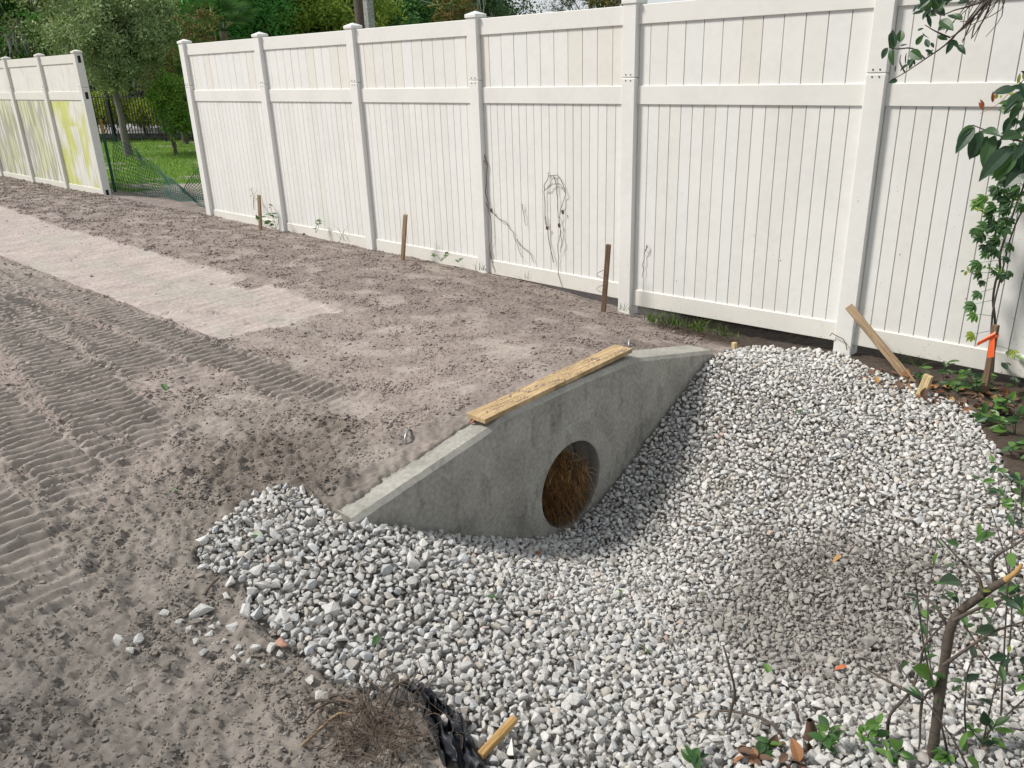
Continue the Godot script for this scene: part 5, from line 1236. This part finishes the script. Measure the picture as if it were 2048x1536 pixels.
func overhanging_tree():
	var r := RandomNumberGenerator.new(); r.seed = 321
	var base := Vector3(1.5, -0.02, -3.6)
	var t := thing("overhanging_tree", "dark leaved laurel tree whose branch hangs before the last fence panel", "tree", base)
	var b := MB.new(); var top := Vector3(-0.2, 3.6, 0.3)
	b.tube([Vector3(0, -0.1, 0), Vector3(0.05, 1.2, 0.05), Vector3(-0.05, 2.4, 0.1), top], [0.13, 0.11, 0.09, 0.06], 10); part("trunk", b.mesh(), mats.bark, t)
	# the branch in view
	var z := -4.35; var B := MB.new()
	var L := [[[2300, -160], [2150, -80], [2048, -30], [1985, -5], [1950, 30], [1920, 60], [1890, 90], [1850, 118], [1810, 145], [1782, 160]], [[1985, -5], [1940, 12], [1910, 20], [1880, 30], [1860, 8]], [[1950, 30], [1935, 62], [1925, 85]], [[1985, -5], [1970, 35], [1945, 75]], [[1970, 10], [1950, 50], [1943, 78]], [[2010, -20], [1960, 20], [1930, 55], [1900, 75]], [[1850, 118], [1825, 97], [1795, 98], [1780, 95]], [[1810, 145], [1800, 125], [1802, 110]], [[1780, 95], [1778, 70], [1790, 65]], [[1900, 75], [1870, 62], [1850, 50]], [[1985, -5], [1930, -10], [1880, -15], [1858, 10]]]
	for l in L:
		var p := pxline(l, z, 0.02); stem(t, p, 0.008 if l == L[0] else 0.0045, 0.002, mats.bark, 5, "branch")
	stem(t, [base + top, base + Vector3(-0.1, 3.2, -0.3), on_z(2300, -160, z)], 0.05, 0.012, mats.bark, 7, "branch")
	for l in [[1790, 95, 1785, 58, 3], [1783, 62, 1788, 98, 1], [1785, 95, 1779, 128, 0], [1800, 85, 1803, 58, 0], [1776, 95, 1762, 118, 3], [1800, 92, 1815, 88, 3], [1795, 160, 1778, 165, 3], [1812, 130, 1812, 105, 3], [1820, 102, 1843, 118, 0], [1822, 118, 1818, 130, 3], [1832, 90, 1845, 70, 0], [1858, 95, 1850, 75, 3], [1855, 112, 1866, 98, 3], [1875, 72, 1895, 78, 0], [1862, 85, 1868, 95, 3], [1845, 65, 1858, 78, 1], [1835, 62, 1848, 55, 0], [1900, 80, 1918, 92, 0], [1905, 80, 1895, 105, 3], [1915, 90, 1930, 103, 3], [1860, 30, 1880, 5, 3], [1850, 25, 1872, 30, 0], [1855, 30, 1862, 55, 3], [1880, 20, 1860, -10, 0], [1890, 10, 1900, -15, 3], [1850, 10, 1870, -12, 1], [1870, 15, 1890, 30, 3], [1880, 40, 1905, 55, 0], [1895, 30, 1915, 38, 3], [1875, 60, 1895, 50, 0], [1905, 50, 1885, 65, 3], [1925, 40, 1905, 25, 0], [1890, -8, 1915, -5, 3], [1915, 5, 1935, 2, 3], [1925, -10, 1945, -5, 0], [1800, 142, 1815, 128, 3], [1818, 138, 1826, 120, 0], [1830, 130, 1822, 112, 3], [1850, 100, 1868, 108, 3], [1792, 130, 1790, 145, 3], [1845, 40, 1855, 20, 3]]:
		var zz := z + r.randf_range(-0.06, 0.08); add_leaf(t, on_z(l[0], l[1], zz), on_z(l[2], l[3], zz + r.randf_range(-0.03, 0.05)), mats.leaf[l[4]], -1, Vector3(r.randfn() * 0.5, 0.7, 0.9), 1.1)
	for k in 60:
		var bx := r.randf_range(1840, 1960); var by := r.randf_range(-40, 0) + maxf(0.0, 1900.0 - bx) * 0.75 * r.randf(); var o := on_z(bx, by, z + r.randf_range(-0.2, 0.2)); add_leaf(t, o, o + Vector3(r.randfn(), r.randfn() - 0.4, r.randfn() * 0.4).normalized() * r.randf_range(0.04, 0.075), mats.leaf[[0, 3, 3][r.randi() % 3]], -1, Vector3(r.randfn() * 0.5, 0.7, 0.9))
	for k in 16:
		var bx := r.randf_range(1960, 2020); var e0 := on_z(bx, -20, z + r.randf_range(-0.1, 0.1)); var e1 := on_z(bx - r.randf_range(20, 90), r.randf_range(25, 85), z + r.randf_range(-0.1, 0.1)); stem(t, [e0, e0.lerp(e1, 0.5) + Vector3(r.randfn(), r.randfn(), r.randfn()) * 0.02, e1], 0.0028, 0.0014, mats.bark, 4, "twig")
	# crown overhead and beside the camera
	var xf := []; var cl := []
	for k in 5200:
		var d := Vector3(r.randfn(), r.randfn(), r.randfn()).normalized() * pow(r.randf(), 0.4); var p := Vector3(1.7, 4.9, -1.6) + d * Vector3(2.6, 1.5, 3.0)
		if (p - CAM).normalized().dot(-cam_basis.z) > 0.72: continue          # nothing of the crown hangs into the frame but the branch above
		xf.append(Transform3D(Basis(Vector3(r.randfn(), r.randfn(), r.randfn()).normalized(), r.randf() * TAU) * Basis.from_scale(Vector3.ONE * r.randf_range(0.18, 0.3)), p - base)); cl.append(Color(0.03, 0.07, 0.02).lerp(Color(0.07, 0.13, 0.03), r.randf()))
	baked("crown", sprays[0], mats.foliage, xf, cl, t)

func shade_tree():
	# shades the sand at the photographer's feet; the whole tree stands behind the camera
	var base := Vector3(-6.0, 0.05, 5.2); var c := Vector3(-6.3, 6.0, 4.3)
	make_tree("shade_tree", "broad leafy tree behind the place the picture was taken from", "", base, 4.2, 0.16, c, Vector3(2.3, 1.4, 1.9), 380, 0, 0.26, Color(0.04, 0.08, 0.025), Color(0.09, 0.15, 0.04), 404, 40)

# ------------------------------------------------------------------ debris in the near corner
func build_debris():
	# torn black silt-fence fabric, crumpled
	var A := hit(905, 1530); var t := thing("silt_fabric", "crumpled black plastic silt fence fabric torn off by the gravel", "fabric", A)
	var b := MB.new(); var rows := [[[812, 1386], [848, 1396], [885, 1432]], [[826, 1392], [868, 1412], [905, 1450]], [[846, 1418], [885, 1440], [932, 1474]], [[852, 1452], [898, 1475], [948, 1502]], [[870, 1490], [915, 1512], [962, 1534]], [[888, 1540], [935, 1556], [985, 1566]]]
	var NU := 44; var NV := 36; var P := []
	for i in NV + 1:
		var fi := i / float(NV) * (rows.size() - 1.001); var a := int(fi); var ua := fi - a
		for k in NU + 1:
			var f := k / float(NU) * 1.999; var q := int(f); var u := f - q
			var px := lerpf(lerpf(rows[a][q][0], rows[a][q + 1][0], u), lerpf(rows[a + 1][q][0], rows[a + 1][q + 1][0], u), ua); var py := lerpf(lerpf(rows[a][q][1], rows[a][q + 1][1], u), lerpf(rows[a + 1][q][1], rows[a + 1][q + 1][1], u), ua); var h := hit(px, py)
			var fold := 1.0 - absf(nz.get_noise_2d(k * 0.075 + 0.012 * i, i * 0.018 + 3.0)) * 1.9
			P.append(h + Vector3(0.02 * nz.get_noise_2d(k * 0.09, i * 0.09 + 40.0), 0.015 + 0.045 * fold + 0.01 * nz.get_noise_2d(k * 0.2, i * 0.16), 0.02 * nz.get_noise_2d(k * 0.09 + 70.0, i * 0.09)) - A)
	for i in NV + 1:
		for k in NU + 1:
			var c := i * (NU + 1) + k; var du: Vector3 = P[i * (NU + 1) + mini(k + 1, NU)] - P[i * (NU + 1) + maxi(k - 1, 0)]; var dv: Vector3 = P[mini(i + 1, NV) * (NU + 1) + k] - P[maxi(i - 1, 0) * (NU + 1) + k]
			b.vert(P[c], dv.cross(du).normalized())
	for i in NV:
		for k in NU:
			var c := i * (NU + 1) + k; b.idx(c, c + 1, c + NU + 1); b.idx(c + 1, c + NU + 2, c + NU + 1)
	part("sheet", b.mesh(), mats.fabric, t)
	b = MB.new()
	for k in 220:       # frayed threads along the torn edge
		var f := k / 219.0; var px := lerpf(745, 845, f); var py := 1396 - 12 * sin(f * PI) + rng.randfn() * 4; var o := hit(px, py) + Vector3(0, 0.025, 0) - A; var d := Vector3(rng.randfn() * 0.5, 0.6 + rng.randf(), rng.randfn() * 0.5).normalized() * rng.randf_range(0.015, 0.04); var w := Vector3(0.0006, 0, 0.0006)
		b.quad(o - w, o + w, o + d + w, o + d - w)
	part("frayed_threads", b.mesh(), mats.fabric, t)
	# pulled-up root clump
	var R := hit(760, 1470); t = thing("root_clump", "pulled up clump of brown roots on the sand beside the black fabric", "roots", R)
	for l in [[[760, 1465], [720, 1440], [680, 1435], [640, 1445], [608, 1462]], [[765, 1440], [790, 1410], [810, 1395], [825, 1393]], [[700, 1410], [725, 1430], [745, 1460]], [[745, 1380], [740, 1420], [742, 1450], [755, 1480]], [[795, 1365], [798, 1410], [785, 1450], [770, 1475]], [[660, 1410], [690, 1425], [720, 1450]], [[620, 1420], [660, 1435], [700, 1432]]]:
		var p := []
		for k in l.size(): p.append(hit(l[k][0], l[k][1]) + Vector3(0, 0.03 + 0.04 * sin(PI * k / (l.size() - 1.0)), 0))
		stem(t, p, 0.006, 0.003, mats.bark if l[0][0] != 760 else mats.dry_stem, 6, "root")
	stem(t, [hit(605, 1497) + Vector3(0, .012, 0), hit(640, 1475) + Vector3(0, .03, 0), hit(680, 1452) + Vector3(0, 0.05, 0), hit(705, 1450) + Vector3(0, 0.04, 0)], 0.006, 0.004, mats.wood_old, 6, "peeled_root")
	for k in 260:
		var o := R + Vector3(rng.randfn() * 0.085, 0.02 + rng.randf() * 0.04, rng.randfn() * 0.085); var e := o + Vector3(rng.randfn() * 0.07, rng.randf_range(-0.03, 0.06), rng.randfn() * 0.07); stem(t, [o, o.lerp(e, 0.5) + rnd_dir() * 0.02, e], 0.0016, 0.0009, mats.dry_stem, 4, "rootlet")
	# offcut of a stake and a broken white chip
	var s0 := hit(962, 1530) + Vector3(0, 0.035, 0); var s1 := hit(1030, 1462) + Vector3(0, 0.05, 0); stick("stake_offcut", "short sawn yellow wood offcut lying on gravel beside the black fabric", "wood offcut", s0, s1, 0.026, 0.02, mats.wood, Vector3(0, 1, 0.2))
	var c0 := hit(1025, 1515) + Vector3(0, 0.03, 0); b = MB.new()
	b.tri(Vector3(-0.022, 0, 0.02), Vector3(0.02, 0.0, 0.015), Vector3(0.004, 0.05, -0.03)); b.tri(Vector3(-0.022, -0.004, 0.02), Vector3(0.004, 0.046, -0.03), Vector3(0.02, -0.004, 0.015)); b.quad(Vector3(-0.022, 0, 0.02), Vector3(-0.022, -0.004, 0.02), Vector3(0.02, -0.004, 0.015), Vector3(0.02, 0, 0.015))
	b.quad(Vector3(0.02, 0, 0.015), Vector3(0.02, -0.004, 0.015), Vector3(0.004, 0.046, -0.03), Vector3(0.004, 0.05, -0.03)); b.quad(Vector3(-0.022, 0, 0.02), Vector3(0.004, 0.05, -0.03), Vector3(0.004, 0.046, -0.03), Vector3(-0.022, -0.004, 0.02))
	var ck := part(numbered("vinyl_shard"), b.mesh(), mats.vinyl[0], self, Transform3D(Basis(Vector3(0.3, 0.2, 1).normalized(), 0.5) * Basis.from_scale(Vector3.ONE * 0.7), c0 - Vector3(0, 0.008, 0))); tag(ck, "pointed white vinyl shard in the gravel beside the wood offcut", "shard")
	# rotten stump and leaf litter
	var st := hit(1618, 1480); t = thing("rotten_stump", "small rotten brown stump at the pit rim beside a glossy seedling", "stump", st); b = MB.new(); b.tube([Vector3(0, -0.03, 0), Vector3(0.004, 0.04, 0), Vector3(-0.004, 0.085, 0.004)], [0.022, 0.02, 0.011], 7); part("wood", b.mesh(), mats.dry_leaf[2], t)
	var lt := thing("leaf_litter", "heap of brown dead leaves at the pit's near rim", "leaf litter", hit(1520, 1520))
	for k in 26:
		var o := hit(1470 + rng.randf() * 130, 1500 + rng.randf() * 50) + Vector3(0, 0.012 + rng.randf() * 0.03, 0); add_leaf(lt, o, o + Vector3(rng.randfn(), rng.randfn() * 0.35, rng.randfn()).normalized() * rng.randf_range(0.04, 0.07), mats.dry_leaf[[2, 2, 0, 2][rng.randi() % 4]], 3, Vector3(rng.randfn() * 0.5, 1, rng.randfn() * 0.5), 1.3)
	var l2 := thing("leaf_litter", "scattered brown dead leaves on dark soil under the last fence panel", "leaf litter", hit(1920, 780))
	for k in 150:
		var px := 1740 + rng.randf() * 310; var o := hit(px, 735 + (px - 1740) * 0.17 + rng.randf() * 55) + Vector3(0, 0.008 + rng.randf() * 0.02, 0); add_leaf(l2, o, o + Vector3(rng.randfn(), rng.randfn() * 0.3, rng.randfn()).normalized() * rng.randf_range(0.03, 0.07), mats.dry_leaf[[2, 2, 0, 2, 1][rng.randi() % 5]], -1, Vector3(rng.randfn() * 0.5, 1, rng.randfn() * 0.5), 1.3)
	# single fallen leaves
	var F := [[1860, 778, 3, "orange"], [1877, 792, 3, "orange"], [1672, 1125, 1, "tan"], [1565, 1293, 0, "x"], [515, 1075, 1, "g"], [350, 985, 2, "g"], [755, 1290, 1, "g"], [1600, 830, 1, "g"], [1316, 995, 0, "g"], [1735, 872, 3, "g"], [985, 1205, 1, "g"], [1235, 1195, 2, "g"], [1290, 1305, 2, "g"], [1535, 1350, 2, "g"], [1080, 1115, 0, "tan"], [1680, 1345, 3, "rust"], [330, 778, 1, "g"], [950, 848, 3, "rust"]]
	for f in F:
		if f[3] == "x": continue
		var o := hit(f[0], f[1]) + Vector3(0, 0.03 if f[0] > 700 else 0.014, 0); var nm: String = {"orange": "bright orange fallen leaf at the gravel's edge by the weeds", "tan": "tan dead leaf lying flat by itself", "rust": "small rust red dead leaf lying by itself", "g": "fresh green fallen leaf lying by itself"}[f[3]]
		var t3 := thing("fallen_leaf", nm, "leaf", o, "single fallen " + f[3].replace("g", "green") + " leaves" if f[3] == "g" else "single fallen " + f[3] + " leaves")
		var d := Vector3(rng.randfn(), 0.12 * rng.randfn(), rng.randfn()).normalized() * rng.randf_range(0.05, 0.075); add_leaf(t3, o - d * 0.5, o + d * 0.5, mats.leaf[f[2]] if f[3] == "g" else mats.dry_leaf[f[2]], -1, Vector3(rng.randfn() * 0.3, 1, rng.randfn() * 0.3))
